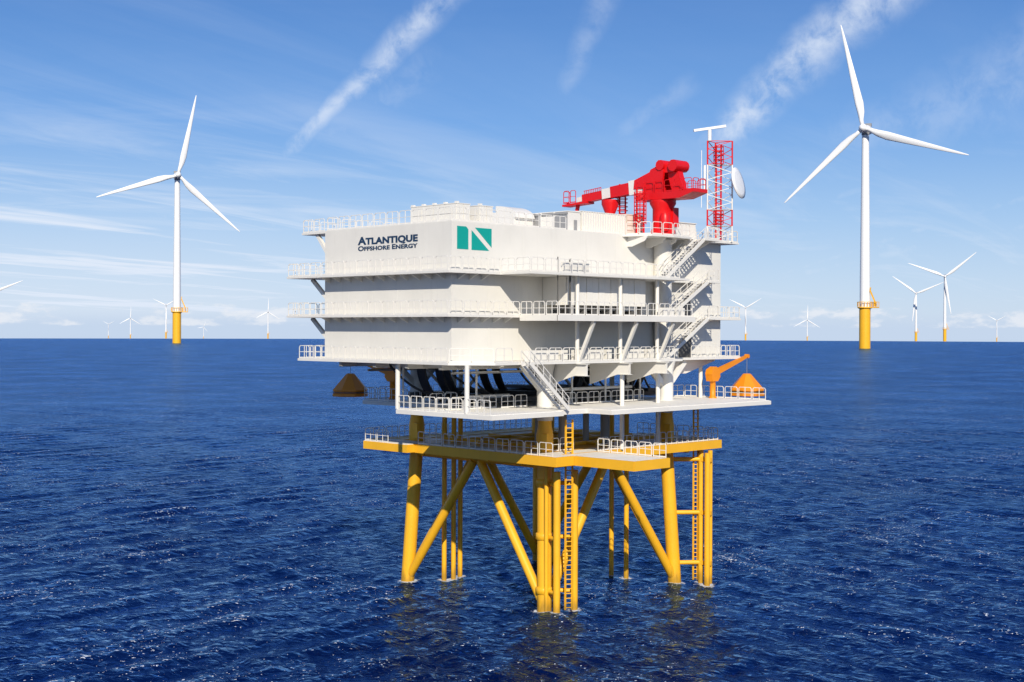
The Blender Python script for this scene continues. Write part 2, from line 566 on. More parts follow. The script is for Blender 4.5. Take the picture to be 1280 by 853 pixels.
def sea_material():
    m = bpy.data.materials.new('sea_water')
    m.use_nodes = True
    t = m.node_tree
    g = NT(t)
    bs = t.nodes['Principled BSDF']
    pos = g.n('ShaderNodeNewGeometry').outputs['Position']
    wv = g.n('ShaderNodeAttribute', attribute_name='wave').outputs['Fac']
    fm = g.n('ShaderNodeAttribute', attribute_name='foam').outputs['Fac']
    big = g.noise(pos, 0.012, 3, 0.5)
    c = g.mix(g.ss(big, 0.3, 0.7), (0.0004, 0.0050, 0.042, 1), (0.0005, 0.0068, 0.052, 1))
    c = g.mix(g.m('MULTIPLY', g.ss(wv, 0.05, 0.45), 0.8), c, (0.0012, 0.020, 0.085, 1))   # crests painted lighter, for light shining through thin water
    # white sun sparkles painted into the water colour, denser on the crests
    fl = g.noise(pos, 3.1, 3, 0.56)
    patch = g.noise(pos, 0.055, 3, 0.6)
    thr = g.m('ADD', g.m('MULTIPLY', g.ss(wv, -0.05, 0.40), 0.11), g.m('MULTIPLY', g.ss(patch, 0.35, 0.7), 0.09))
    sparkle = g.ss(g.m('ADD', fl, thr), 0.735, 0.762)
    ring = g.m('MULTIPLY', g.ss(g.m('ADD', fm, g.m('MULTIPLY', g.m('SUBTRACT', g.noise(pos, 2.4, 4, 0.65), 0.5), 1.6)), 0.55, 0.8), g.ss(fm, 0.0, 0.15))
    white = g.m('MAXIMUM', sparkle, g.m('MULTIPLY', ring, 0.75))
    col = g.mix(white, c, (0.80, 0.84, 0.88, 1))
    # body colour of the deep water under a clear blue-tinted surface reflection
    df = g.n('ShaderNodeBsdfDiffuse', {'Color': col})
    gl = g.n('ShaderNodeBsdfGlossy', {'Color': (0.38, 0.65, 1.0, 1)})
    un = g.n('ShaderNodeAttribute', attribute_name='unresolved').outputs['Fac']     # far chop is finer than the mesh: roughness stands for it
    t.links.new(g.m('ADD', g.m('MULTIPLY', white, 0.4), g.m('ADD', g.m('MULTIPLY', un, 0.20), 0.03)), gl.inputs['Roughness'])
    mp = g.n('ShaderNodeMapping', {'Vector': pos, 'Rotation': (0, 0, R(-20)), 'Scale': (1.0, 0.55, 1)}).outputs[0]
    h1 = g.noise(mp, 1.0, 5, 0.50, 0.5)
    mp2 = g.n('ShaderNodeMapping', {'Vector': pos, 'Rotation': (0, 0, R(28)), 'Scale': (0.6, 1.0, 1)}).outputs[0]
    h2 = g.noise(mp2, 0.42, 3, 0.5, 0.3)
    hh = g.m('ADD', g.m('MULTIPLY', h1, 0.42), g.m('MULTIPLY', h2, 0.45))
    bn = g.n('ShaderNodeBump', {'Strength': 1.0, 'Distance': 1.0, 'Height': hh})
    fr = g.n('ShaderNodeFresnel', {'IOR': 1.333, 'Normal': bn.outputs[0]}).outputs[0]
    for nd in (df, gl):
        t.links.new(bn.outputs[0], nd.inputs['Normal'])
    gust = g.n('ShaderNodeMapRange', {0: g.noise(pos, 0.022, 7, 0.72), 1: 0.25, 2: 0.75, 3: 0.62, 4: 1.18}).outputs[0]     # wind patches
    fac = g.m('MULTIPLY', g.m('MULTIPLY', g.m('POWER', fr, 1.15), gust), g.m('SUBTRACT', 1.0, g.m('MULTIPLY', white, 0.9)))
    mx = g.n('ShaderNodeMixShader', {0: fac, 1: df.outputs[0], 2: gl.outputs[0]})
    t.nodes.remove(bs)
    t.links.new(mx.outputs[0], t.nodes['Material Output'].inputs['Surface'])
    return m


JT, JB = 8.77, 9.42          # jacket half widths at the deck and at the water
WATER_POSTS = [(-JB, -JB, .68), (-JB, JB, .68), (JB, -JB, .68), (JB, JB, .68), (-5.8, 8.0, .3), (-4.8, 7.7, .3), (-3.8, 7.8, .3),
               (7.8, -2.5, .3), (7.9, -4.4, .3), (-9.86, -11.33, .32), (-7.52, -11.31, .32), (11.5, -11.2, .3), (11.1, -12.2, .3)]
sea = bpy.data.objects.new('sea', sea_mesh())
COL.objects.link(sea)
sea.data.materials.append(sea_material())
sea['kind'] = 'structure'

# ------------------------------------------------------------------ jacket foundation
jk = thing('jacket_foundation', 'yellow four legged steel jacket rising from the sea under the white substation', 'jacket', (0, 0, 0))
ZJ = 14.15
ZD = 18.2


def leg_at(sx, sy, z):
    f_ = z / ZJ
    h_ = JB + (JT - JB) * f_
    return Vector((sx * h_, sy * h_, z))


for sx, sy in ((-1, -1), (-1, 1), (1, -1), (1, 1)):
    b = MB().tube([leg_at(sx, sy, -8), leg_at(sx, sy, 13.4)], 0.66, 24)
    lg = b.build('leg', 'jacket', jk)
    t_ = leg_at(sx, sy, 13.4)
    b = MB().lathe((t_.x, t_.y), [(0.70, 13.42), (0.78, ZJ + 0.1), (0.78, ZJ + 1.5), (0.62, 16.6), (0.62, 17.0)], 24)
    b.build('leg_cone', 'jacket', lg)
    b = MB()
    b.box(t_.x - 0.95, t_.x - 0.60, t_.y - 1.15, t_.y - 0.45, ZJ + 0.25, ZJ + 1.75)
    b.build('junction_box', 'jacket', lg)
# braces: an inverted V on every face, apex under the middle of the deck edge
for a_, b_ in (((-1, 1), (-1, -1)), ((-1, -1), (1, -1)), ((1, -1), (1, 1)), ((1, 1), (-1, 1))):
    mid = (leg_at(*a_, 12.7) + leg_at(*b_, 12.7)) / 2
    for c_ in (a_, b_):
        foot = leg_at(*c_, 0.35)
        top = mid + (leg_at(*c_, 12.7) - mid).normalized() * 0.45
        d_ = foot - top
        MB().tube([top, top + d_ * 1.0], 0.43, 18).build('brace', 'jacket', jk)
    MB().tube([leg_at(*a_, 12.95), leg_at(*b_, 12.95)], 0.36, 16).build('top_chord', 'jacket', jk)
# J-tubes
for (x, y) in ((-5.8, 8.0), (-4.8, 7.7), (-3.8, 7.8), (7.8, -2.5), (7.9, -4.4), (8.4, 8.2), (9.6, 7.6)):
    MB().tube([(x, y, -6), (x, y, 17.9)], 0.25, 14).build('cable_tube', 'jacket', jk)
# boat landing on the near leg
ln = MB().tube([(-9.86, -11.33, -5), (-9.86, -11.33, 12.6)], 0.32, 16).build('boat_landing', 'jacket', jk)
MB().tube([(-7.52, -11.31, -5), (-7.52, -11.31, 12.6)], 0.32, 16).build('fender_tube', 'jacket', ln)
MB().tube([(-9.75, -9.95, 0.0), (-9.75, -9.95, 12.9)], 0.2, 12).build('fender_tube', 'jacket', ln)
for z in (1.8, 6.6, 11.4):
    c_ = leg_at(-1, -1, z)
    MB().tube([c_, (-9.86, -11.33, z)], 0.19, 12).build('strut', 'jacket', ln)
    MB().tube([c_, (-7.52, -11.31, z)], 0.19, 12).build('strut', 'jacket', ln)
    b = MB().lathe((c_.x, c_.y), [(0.70, z - 0.32), (0.80, z - 0.25), (0.80, z + 0.25), (0.70, z + 0.32)], 20)
    b.build('collar', 'jacket', ln)


def ladder(parent, x, y0, dx, dy, z0, z1, mat='jacket', name='ladder', half=0.32):
    """ladder with stiles either side of (x, y0) along (dx, dy)"""
    b = MB()
    for s_ in (-1, 1):
        b.bar((x + dx * s_ * half, y0 + dy * s_ * half, z0), (x + dx * s_ * half, y0 + dy * s_ * half, z1), 0.13)
    lad = b.build(name, mat, parent)
    rg = MB().bar((-dx * half, -dy * half, 0), (dx * half, dy * half, 0), 0.07).mesh('rung', mat)
    n = int((z1 - z0) / 0.42)
    off = ORG[parent.name]
    for i in range(n):
        place('rung', rg, lad, Vector((x, y0, z0 + 0.2 + i * 0.42)) - off)
    return lad


ladder(jk, -8.75, -11.75, 0.85, -0.5, 0.3, 17.2)
# boat landing off the right leg
rl = MB().tube([(11.45, -11.1, -5), (11.45, -11.1, 13.2)], 0.27, 14).build('boat_landing', 'jacket', jk)
MB().tube([(11.1, -12.15, -5), (11.1, -12.15, 13.0)], 0.30, 14).build('fender_tube', 'jacket', rl)
MB().tube([(11.9, -11.9, -5), (11.9, -11.9, 13.2)], 0.24, 14).build('fender_tube', 'jacket', rl)
for z in (2.0, 7.0, 12.3):
    c_ = leg_at(1, -1, z)
    MB().tube([c_, (11.45, -11.1, z)], 0.22, 12).build('strut', 'jacket', rl)
    MB().bar((11.3, -10.9, z), (11.6, -12.3, z), 0.3, 0.42).build('strut', 'jacket', rl)
ladder(jk, 11.3, -10.55, 0.7, -0.7, 0.2, 17.6, half=0.22)

# jacket deck: edge beams, joists and pale walkways
jd = MB().prism([(-12.0, 11.8), (-12.0, -13.2), (-9.9, -13.2), (-9.9, -11.7), (13.7, -11.7), (13.7, 12.2), (-11.6, 12.2)], ZJ - 0.30, ZJ - 0.06).build('deck', 'jacket', jk)
jd2 = jd
def beam(p, q, w_, z0, z1, mat, parent, name='deck_beam'):
    (x0, y0), (x1, y1) = p, q
    b = MB()
    b.bar((x0, y0, (z0 + z1) / 2), (x1, y1, (z0 + z1) / 2), w_, z1 - z0)
    return b.build(name, mat, parent)
edge = [(-12.05, 11.75), (-12.05, -13.25), (-9.75, -13.25)]
beam((-12.05, 11.9), (-12.05, -13.1), 0.25, ZJ - 0.82, ZJ, 'jacket', jd)
beam((-12.17, -13.22), (-9.8, -13.22), 0.25, ZJ - 0.823, ZJ - 0.003, 'jacket', jd)
beam((-9.6, -11.75), (13.85, -11.75), 0.25, ZJ - 0.82, ZJ, 'jacket', jd)
beam((13.72, -11.6), (13.72, 12.1), 0.25, ZJ - 0.823, ZJ - 0.003, 'jacket', jd)
beam((-12.15, 12.2), (13.8, 12.2), 0.25, ZJ - 0.82, ZJ, 'jacket', jd)
for y in (-8.7, -4.4, 0, 4.4, 8.7):
    beam((-11.9, y), (13.6, y), 0.4, ZJ - 0.95, ZJ - 0.31, 'jacket', jd)
for x in (-8.7, -2.9, 2.9, 8.7):
    beam((x, -11.6), (x, 12.05), 0.4, ZJ - 1.0, ZJ - 0.315, 'jacket', jd)
# upstanding beams across the open middle
for y in (-5.5, -2.0, 1.5, 5.0):
    beam((-7.5, y), (11.5, y), 0.3, ZJ - 0.05, ZJ + 0.25, 'jacket', jd)
for x in (-6.0, 0.5, 7.0):
    beam((x, -6.8), (x, 8.0), 0.3, ZJ - 0.05, ZJ + 0.2, 'jacket', jd)
def plates(x0, x1, y0, y1, z, parent, step=2.2, mat='grating', name='deck_plate', t=0.05):
    """walkway floor laid in separate plates"""
    lx, ly = x1 - x0, y1 - y0
    nx, ny = max(1, round(lx / step)), max(1, round(ly / step))
    px_, py_ = lx / nx, ly / ny
    me = MB().box(0.012, px_ - 0.012, 0.012, py_ - 0.012, 0, t).mesh(name, mat)
    off = ORG[parent.name]
    for i in range(nx):
        for j in range(ny):
            place(name, me, parent, Vector((x0 + i * px_, y0 + j * py_, z)) - off)
plates(-11.9, -9.75, -13.1, 11.9, ZJ - 0.05, jd)
plates(-9.7, 13.6, -11.6, -9.6, ZJ - 0.05, jd)
plates(11.6, 13.6, -9.55, 12.0, ZJ - 0.05, jd, 2.2, 'jacket')
plates(-9.7, 11.5, 10.0, 12.0, ZJ - 0.05, jd, 2.2, 'jacket')
rails([(-12.0, 5.0), (-12.0, -12.9)], ZJ + 0.01, jd)
rails([(-9.6, -11.65), (-9.6, -11.65 + 0.01)], ZJ, jd) if False else None
rails([(-4.9, -11.65), (13.6, -11.65), (13.6, -1.0)], ZJ + 0.01, jd)
rails([(-11.8, 12.1), (13.6, 12.1)], ZJ + 0.01, jd)
rails([(-9.4, -9.3), (-5.4, -9.3)], ZJ + 0.01, jd)
# access landing sticking out at the near corner
la = MB().prism([(-9.62, -11.9), (-9.62, -20.0), (-5.2, -20.0), (-5.2, -11.9)], ZJ - 0.32, ZJ - 0.07).build('access_landing', 'jacket', jk)
beam((-9.75, -13.4), (-9.75, -20.13), 0.24, ZJ - 0.83, ZJ - 0.004, 'jacket', la)
beam((-9.85, -20.1), (-5.1, -20.1), 0.24, ZJ - 0.82, ZJ - 0.001, 'jacket', la)
beam((-5.1, -20.0), (-5.1, -11.9), 0.24, ZJ - 0.825, ZJ - 0.004, 'jacket', la)
for y in (-18, -16, -14):
    beam((-9.6, y), (-5.2, y), 0.2, ZJ - 0.7, ZJ - 0.33, 'jacket', la)
plates(-9.6, -5.2, -19.95, -11.65, ZJ - 0.06, la)
rails([(-5.15, -11.9), (-5.15, -19.9)], ZJ + 0.0, la)
# left overhang of the deck
lo = MB().box(-13.2, -12.2, 5.2, 11.8, ZJ - 0.78, ZJ - 0.02).build('deck_extension', 'jacket', jk)
plates(-13.15, -12.2, 5.3, 11.75, ZJ - 0.02, lo, step=1.9)
rails([(-13.1, 8.0), (-13.1, 11.7), (-11.9, 11.7)], ZJ + 0.03, lo)

# ------------------------------------------------------------------ substation topside
TX0, TX1, TY0, TY1, TZ0, TZ1 = -19.7, 18.6, -8.2, 9.5, 22.4, 34.4
ts = thing('offshore_substation', 'cream white three storey offshore substation with walkways, stairs and teal logo', 'substation', (0, 0, 18.2))
ZA, ZB, ZC = 30.16, 26.45, 22.4
MB().box(TX0 + 0.05, TX1 - 0.05, TY0 + 0.05, TY1 - 0.05, TZ0, TZ1 - 0.02).build('hull', 'cream', ts)
storeys = [(TZ0 + 0.02, ZB - 0.06), (ZB - 0.05, ZA - 0.06), (ZA - 0.05, TZ1)]
def wall_plates(n, p0, p1, normal, zs):
    """plated wall between plan points p0 and p1, one plate per bay and storey"""
    p0, p1, nn = Vector((*p0, 0)), Vector((*p1, 0)), Vector((*normal, 0))
    for z0, z1 in zs:
        for i in range(n):
            a_, c_ = p0.lerp(p1, i / n), p0.lerp(p1, (i + 1) / n)
            e_ = (c_ - a_).normalized() * 0.004
            k = 0.0012 * ((i * 7) % 3)
            b = MB()
            q = [a_ + e_, c_ - e_, c_ - e_ - nn * 0.06, a_ + e_ - nn * 0.06]
            b.prism([(t_.x + nn.x * k, t_.y + nn.y * k) for t_ in q], z0, z1)
            b.build('wall_plate', 'cream', ts)
wall_plates(5, (TX0, TY1), (TX0, TY0), (-1, 0), storeys)
wall_plates(9, (TX0, TY0), (TX1, TY0), (0, -1), storeys)
wall_plates(9, (TX0, TY1), (TX1, TY1), (0, 1), storeys)
wall_plates(5, (TX1, TY0), (TX1, TY1), (1, 0), storeys)
rf = MB().box(TX0 + 0.02, TX1 - 0.02, TY0 + 0.02, TY1 - 0.02, TZ1 - 0.01, TZ1 + 0.06).build('roof_deck', 'white', ts)

def deck(name, poly, z, th, fascia=0.0):
    return MB().prism(poly, z - th, z).build(name, 'white', ts)
E_ = 0.02
W0x, W0y = TX0 - 1.45, TY0 - 1.2
dA = deck('deck', [(W0x, 13.6), (W0x, W0y), (-15.0, W0y), (-15.0, -13.0), (7.0, -13.0), (7.0, W0y), (16.2, W0y), (16.2, TY0 - E_), (TX0 - E_, TY0 - E_), (TX0 - E_, TY1 + E_), (-12.0, TY1 + E_), (-12.0, 13.6)], ZA, 0.20)
dB = deck('deck', [(W0x, 13.6), (W0x, W0y), (-12.6, W0y), (-12.6, -14.0), (6.4, -14.0), (6.4, W0y), (20.6, W0y), (20.6, 3.0), (TX1 + E_, 3.0), (TX1 + E_, TY0 - E_), (TX0 - E_, TY0 - E_), (TX0 - E_, TY1 + E_), (-12.0, TY1 + E_), (-12.0, 13.6)], ZB, 0.20)
dC = deck('deck', [(W0x, 11.8), (W0x, W0y), (-18.4, -12.2), (7.0, -12.2), (7.0, W0y), (20.6, W0y), (20.6, 3.0), (TX1 + E_, 3.0), (TX1 + E_, TY0 - E_), (TX0 - E_, TY0 - E_), (TX0 - E_, TY1 + E_), (-12.0, TY1 + E_), (-12.0, 11.8)], ZC, 0.22)
# deep edge beam of the middle deck
MB().bar((-12.7, -9.5, ZB - 0.24), (-12.7, -14.05, ZB - 0.24), 0.16, 0.50).build('edge_beam', 'white', dB)
MB().bar((-12.78, -14.07, ZB - 0.24), (6.45, -14.07, ZB - 0.24), 0.16, 0.505).build('edge_beam', 'white', dB)
MB().bar((6.47, -14.0, ZB - 0.24), (6.47, -9.5, ZB - 0.24), 0.14, 0.50).build('edge_beam', 'white', dB)
# the railings of each level
rails([(W0x + .06, 13.5), (W0x + .06, W0y + .06), (-15.0 + .06, W0y + .06), (-15.0 + .06, -13.0 + .06), (5.6, -12.94)], ZA, dA)
rails([(W0x + .06, 13.54), (-12.1, 13.54)], ZA, dA)
rails([(14.7, W0y + .06), (16.1, W0y + .06), (16.1, TY0)], ZA, dA)
rails([(W0x + .06, 13.5), (W0x + .06, W0y + .06), (-12.6 + .06, W0y + .06), (-12.6 + .06, -14.0 + .06), (6.3, -13.94)], ZB, dB)
rails([(W0x + .06, 13.54), (-12.1, 13.54)], ZB, dB)
rails([(14.7, W0y + .06), (20.5, W0y + .06), (20.5, 2.9)], ZB, dB)
rails([(W0x + .06, 11.7), (W0x + .06, W0y + .08), (-18.35, -12.1)], ZC, dC)
rails([(-18.35, -12.13), (-16.2, -12.13)], ZC, dC)
rails([(-13.6, -12.13), (5.9, -12.13)], ZC, dC)
rails([(W0x + .06, 11.74), (-12.1, 11.74)], ZC, dC)
rails([(12.0, W0y + .06), (20.5, W0y + .06), (20.5, 2.9)], ZC, dC)
# walkway brackets under the decks
kb = MB().slab([(0, 0), (1.1, 0), (0, -0.5)], (0, 0, 0), (-1, 0, 0), (0, 0, 1), (0, 1, 0), -0.04, 0.04).mesh('bracket', 'white')
kc = MB().slab([(0, 0), (1.1, 0), (0, -0.5)], (0, 0, 0), (0, -1, 0), (0, 0, 1), (1, 0, 0), -0.04, 0.04).mesh('bracket', 'white')
off = ORG[ts.name]
for d_, z, xe in ((dA, ZA - 0.2, -15.4), (dB, ZB - 0.2, -13.0), (dC, ZC - 0.22, -18.6)):
    if z > TZ0:
        for i in range(11):
            place('bracket', kb, d_, Vector((TX0, TY1 - 0.8 - i * 1.6, z)) - off)
        x = TX0 + 0.7
        while x < xe:
            place('bracket', kc, d_, Vector((x, TY0, z)) - off)
            x += 1.4
# knee braces carrying the walkway beyond the far-left wall
for z, y_ in ((ZA - 0.2, 12.0), (ZB - 0.2, 12.0), (TZ1 - 0.2, 11.2)):
    for x in (-19.3, -16.9, -14.5):
        MB().bar((x, TY1, z - 2.0), (x, y_, z - 0.05), 0.3, 0.34).build('knee_brace', 'white', ts)
# little platform at the far-left roof corner
rp = MB().box(TX0, -15.5, TY1 + 0.02, 13.2, TZ1 - 0.2, TZ1).build('roof_platform', 'white', ts)
rails([(TX0 + .06, 9.6), (TX0 + .06, 13.1), (-15.6, 13.1)], TZ1, rp)
# roof railings
rails([(TX0 + .12, 9.4), (TX0 + .12, TY0 + .12), (-5.2, TY0 + .12)], TZ1 + 0.06, rf)
rails([(TX0 + .12, 9.4), (TX1 - .1, 9.4), (TX1 - .1, -6.0)], TZ1 + 0.06, rf)

# front posts, struts and the cantilever girders below the lowest level
for x in (-8.0, -2.1, 3.3):
    MB().tube([(x, -12.0, ZC + 0.0), (x, -12.0, ZB - 0.2)], 0.19, 12).build('post', 'white', ts)
    MB().tube([(x, -12.0, ZB), (x, -12.0, ZA - 0.2)], 0.18, 12).build('post', 'white', ts)
    MB().bar((x + .15, -12.1, ZC + 0.05), (x + .15, -13.85, ZB - 0.5), 0.28, 0.28).build('strut', 'white', ts)
    b = MB()
    b.slab([(0, -0.06), (4.9, -0.06), (4.9, -1.05), (3.6, -1.05), (0, -2.1)], (x, -8.3, ZC - 0.22), (0, -1, 0), (0, 0, 1), (1, 0, 0), -0.06, 0.06)
    gd = b.build('girder', 'white', ts)
    MB().box(x - 0.28, x + 0.28, -13.24, -8.3, ZC - 0.285, ZC - 0.225).build('flange', 'white', gd)
    MB().box(x - 0.28, x + 0.28, -13.24, -11.95, ZC - 1.32, ZC - 1.27).build('flange', 'white', gd)
for x, y in ((-20.4, -10.9), (-20.4, -2.0), (-1.7, -11.9), (4.7, -11.0), (16.0, -7.6)):
    MB().tube([(x, y, ZD), (x, y, ZC - 0.2)], 0.21, 12).build('post', 'white', ts)
for x, y in ((-1.7, -11.9), (4.7, -11.0)):
    MB().tube([(x, y, ZJ), (x, y, ZD - 0.4)], 0.21, 12).build('post', 'white', ts)
# main columns carrying the topside on the jacket legs, with raking braces
for sx in (-1, 1):
    for sy in (-1, 1):
        c_ = Vector((sx * JT, sy * JT, 0))
        MB().lathe((c_.x, c_.y), [(0.72, 16.98), (0.72, 21.2), (0.95, 22.15)], 24).build('column', 'white', ts)
        for dx, dy in ((1, 0), (-1, 0), (0, -sy)):
            MB().bar((c_.x, c_.y, 19.3), (c_.x + dx * 2.9, c_.y + dy * 2.9, 22.0), 0.42, 0.5).build('raking_brace', 'white', ts)
# under-floor beams
for y in (-6.0, -1.5, 3.0, 8.0):
    MB().box(-19.0, 18.0, y - 0.2, y + 0.2, TZ0 - 0.75, TZ0 - 0.01).build('floor_beam', 'white', ts)
for x in (-17, -13, -8.8, -4.4, 0, 4.4, 8.8, 13, 17):
    MB().box(x - 0.18, x + 0.18, -7.6, 9.3, TZ0 - 0.65, TZ0 - 0.012).build('floor_beam', 'white', ts)
# haunch under the right end
b = MB().slab([(0, 0), (8.5, 0), (8.5, -0.35), (3.5, -1.6), (0, -1.6)], (9.6, -7.0, TZ0 - 0.05), (1, 0, 0), (0, 0, 1), (0, 1, 0), -0.9, 0.9)
b.build('haunch', 'white', ts)

# the cable deck
cdk = MB().prism([(-20.6, -14.1), (-12.0, -14.1), (-12.0, -13.0), (-7.8, -13.0), (-7.8, -15.9), (16.6, -15.9), (16.6, -5.0), (14.0, -5.0), (14.0, 11.8), (-13.3, 11.8), (-13.3, -2.0), (-20.6, -2.0)], ZD - 0.42, ZD - 0.05).build('cable_deck', 'white', ts)
plates(-20.55, -13.35, -13.9, -2.05, ZD - 0.05, cdk, 2.4, 'deckwhite')
plates(-13.3, -12.05, -13.9, -2.05, ZD - 0.05, cdk, 2.4, 'deckwhite')
plates(-12.0, 16.5, -12.95, -8.0, ZD - 0.05, cdk, 2.4, 'deckwhite')
plates(-7.75, 16.5, -15.8, -13.0, ZD - 0.05, cdk, 2.8, 'deckwhite')
plates(14.05, 16.5, -7.95, -5.1, ZD - 0.05, cdk, 2.4, 'deckwhite')
rails([(-20.5, -2.1), (-20.5, -13.9)], ZD, cdk)
rails([(-20.45, -6.9), (-13.0, -6.9)], ZD, cdk, 1.1)
rails([(-13.0, -7.4), (-9.6, -7.4)], ZD, cdk, 1.1)
rails([(-6.4, -7.4), (7.0, -7.4)], ZD, cdk, 1.1)
rails([(16.5, -15.4), (16.5, -5.1), (14.1, -5.1)], ZD, cdk)
rails([(13.9, -5.0), (13.9, 11.7), (-13.2, 11.7), (-13.2, -1.9)], ZD, cdk)
rails([(-16.8, -2.1), (-13.3, -2.1)], ZD, cdk)
# dark cable trays lying on the cable deck
for (x0, x1, y0, y1, z0, z1) in ((-12.5, 12.5, -5.6, -4.4, .35, .75), (-12.5, 12.5, -2.6, -1.2, .25, .7), (-11.5, 12.5, 1.0, 2.4, .3, .8),
                                 (-12, 12, 5.0, 6.4, .3, .9), (-5.2, -3.8, -6.6, 8, .8, 1.1), (2.8, 4.4, -6.6, 8, .85, 1.2), (8.6, 10.0, -6.6, 8, .8, 1.1)):
    MB().box(x0, x1, y0, y1, ZD + z0, ZD + z1).build('cable_tray', 'black', ts)
MB().tube([(-6.0, -6.4, ZD + 1.35), (6.2, -6.4, ZD + 1.35)], 0.16, 12).build('pipe', 'white', ts)
MB().tube([(-14.5, -4.9, ZD + 0.9), (-9.5, -4.9, ZD + 0.9)], 0.2, 12).build('pipe', 'white', ts)
# cable chutes curving down from the topside
def chute(x, y, dx, dy, wd, h=3.9, reach=3.2):
    pts = []
    for i in range(11):
        t_ = i / 10 * math.pi / 2
        pts.append((reach * (1 - math.cos(t_)), h * (1 - math.sin(t_))))
    pd_ = Vector((dx, dy, 0)).normalized()
    sd = Vector((-pd_.y, pd_.x, 0))
    v, f = [], []
    for (r_, zz) in pts:
        for s_ in (-1, 1):
            for tt in (0, 0.14):
                v.append(Vector((x, y, TZ0 - 0.2 - (h - zz))) + pd_ * (r_ + tt) + sd * s_ * wd / 2 + Vector((0, 0, tt)))
    for i in range(len(pts) - 1):
        o_ = i * 4
        f += [(o_, o_ + 2, o_ + 6, o_ + 4), (o_ + 1, o_ + 5, o_ + 7, o_ + 3), (o_, o_ + 4, o_ + 5, o_ + 1), (o_ + 2, o_ + 3, o_ + 7, o_ + 6)]
    f += [(0, 1, 3, 2), (40, 42, 43, 41)]
    MB().add(v, f, False).build('cable_chute', 'black', ts)
for a_ in ((-15.2, 1.0, 1, 0, 1.1), (-13.0, 1.0, 1, 0, 1.0), (-11.6, 1.6, 1, -.15, 1.1), (-7.4, 1.0, 1, 0, 1.0), (-5.6, 1.0, 1, 0, 1.0),
           (3.5, -2.0, -1, 0, .7), (5.2, -2.0, -1, 0, .7), (8.4, -4.4, -1, 0.2, .8), (9.6, -4.4, -1, 0.2, .8), (10.8, -4.4, -1, 0.2, .8)):
    chute(*a_)
for (x, y) in ((2.0, 2.0), (6.4, 0.5)):
    MB().box(x - .5, x + .5, y - .5, y + .5, ZD + 0.2, TZ0 - 0.3).build('cable_riser', 'dark', ts)
for (x, y) in ((-5.8, 8.0), (-4.8, 7.7), (-3.8, 7.8), (7.8, -2.5), (7.9, -4.4)):
    MB().tube([(x, y, ZD), (x, y, TZ0 - .3)], .25, 12).build('cable_riser', 'white', ts)
# black cables sagging from the topside to the trays, and thin service pipes
for (x0, y0, x1, y1, sag) in ((-14.0, -3.5, -9.0, -5.0, .4), (-13.2, 0.5, -7.5, -5.0, .6), (-7.0, -3.0, -2.0, -5.0, .5), (-1.0, -5.4, 3.4, -6.0, .9), (-0.4, -5.6, 4.2, -6.2, .7),
                              (0.6, -5.8, 5.2, -6.4, .5), (5.6, -6.2, 9.6, -5.0, .6), (6.4, -6.4, 10.6, -5.2, .5), (7.2, -6.6, 11.8, -5.4, .4), (-17.5, 3.0, -12.5, -1.5, .3)):
    pts = []
    for i in range(13):
        t_ = i / 12
        pts.append((x0 + (x1 - x0) * t_, y0 + (y1 - y0) * t_, TZ0 - .2 + (ZD + .8 - TZ0 + .2) * (1 - (1 - t_) ** 2.6) - sag * math.sin(math.pi * t_) * .4))
    MB().tube(pts, .11, 8).build('cable', 'black', ts)
for (x, y) in ((-16.4, 2.0), (-14.2, -5.5), (-3.0, -6.8), (1.6, -7.0), (6.6, -7.2)):
    MB().tube([(x, y, ZD), (x, y, TZ0 - .2)], .10, 8).build('pipe', 'white', ts)
for y in (-6.9, 4.5):
    MB().tube([(-18.5, y, TZ0 - 1.0), (12.0, y, TZ0 - 1.0)], .12, 8).build('pipe', 'grey', ts)
for (xa, xb) in ((-8.77, -13.5), (8.77, 4.4), (-8.77, -4.4)):
    MB().bar((xa, 3.0, ZD), (xb, 3.0, TZ0 - .3), .22).build('raking_brace', 'white', ts)
# stubs between cable deck and jacket deck
for (x, y, r_) in ((-5.5, -5.0, .45), (-3.4, -6.0, .40), (0.8, -5.2, .30), (3.1, -5.6, .42), (4.6, -4.5, .35)):
    MB().tube([(x, y, ZJ), (x, y, ZD - .4)], r_, 14).build('cable_stub', 'grey', ts)

# stairs on the right-hand side and their landings
stair(ts, (6.2, -10.9, ZC + 0.05), (12.9, -10.9, ZB - 0.05), 1.1, 1)
stair(ts, (6.6, -10.9, ZB + 0.05), (12.9, -10.9, ZA - 0.05), 1.1, 1)
stair(ts, (6.0, -10.9, ZA + 0.05), (12.2, -10.9, TZ1 - 0.05), 1.1, 1)
for z, x0 in ((ZB, 12.8), (ZA, 12.8), (TZ1, 12.1)):
    l_ = MB().box(x0, 14.7, -11.0, W0y - 0.02, z - 0.18, z - 0.005).build('stair_landing', 'white', ts)
    rails([(x0 + .1, -10.95), (14.6, -10.95), (14.6, -9.5)], z, l_)
    MB().slab([(0, 0), (2.6, 0), (0, -1.2)], (13.6, TY0, z - 0.2), (0, -1, 0), (0, 0, 1), (1, 0, 0), -0.08, 0.08).build('bracket', 'white', l_)
# roof-level walk out to the mast
rw = MB().prism([(12.1, W0y), (20.2, W0y), (20.2, -4.0), (TX1 + .02, -4.0), (TX1 + .02, TY0 - .02), (12.1, TY0 - .02)], TZ1 - 0.16, TZ1 + 0.02).build('roof_walkway', 'white', ts)
rails([(14.7, W0y + .06), (20.1, W0y + .06), (20.1, -4.1)], TZ1 + 0.02, rw)
# stairs from the lowest level down to the cable deck
stair(ts, (-10.6, -13.4, ZD + 0.05), (-15.4, -13.4, ZC - 0.05), 1.1, 1)
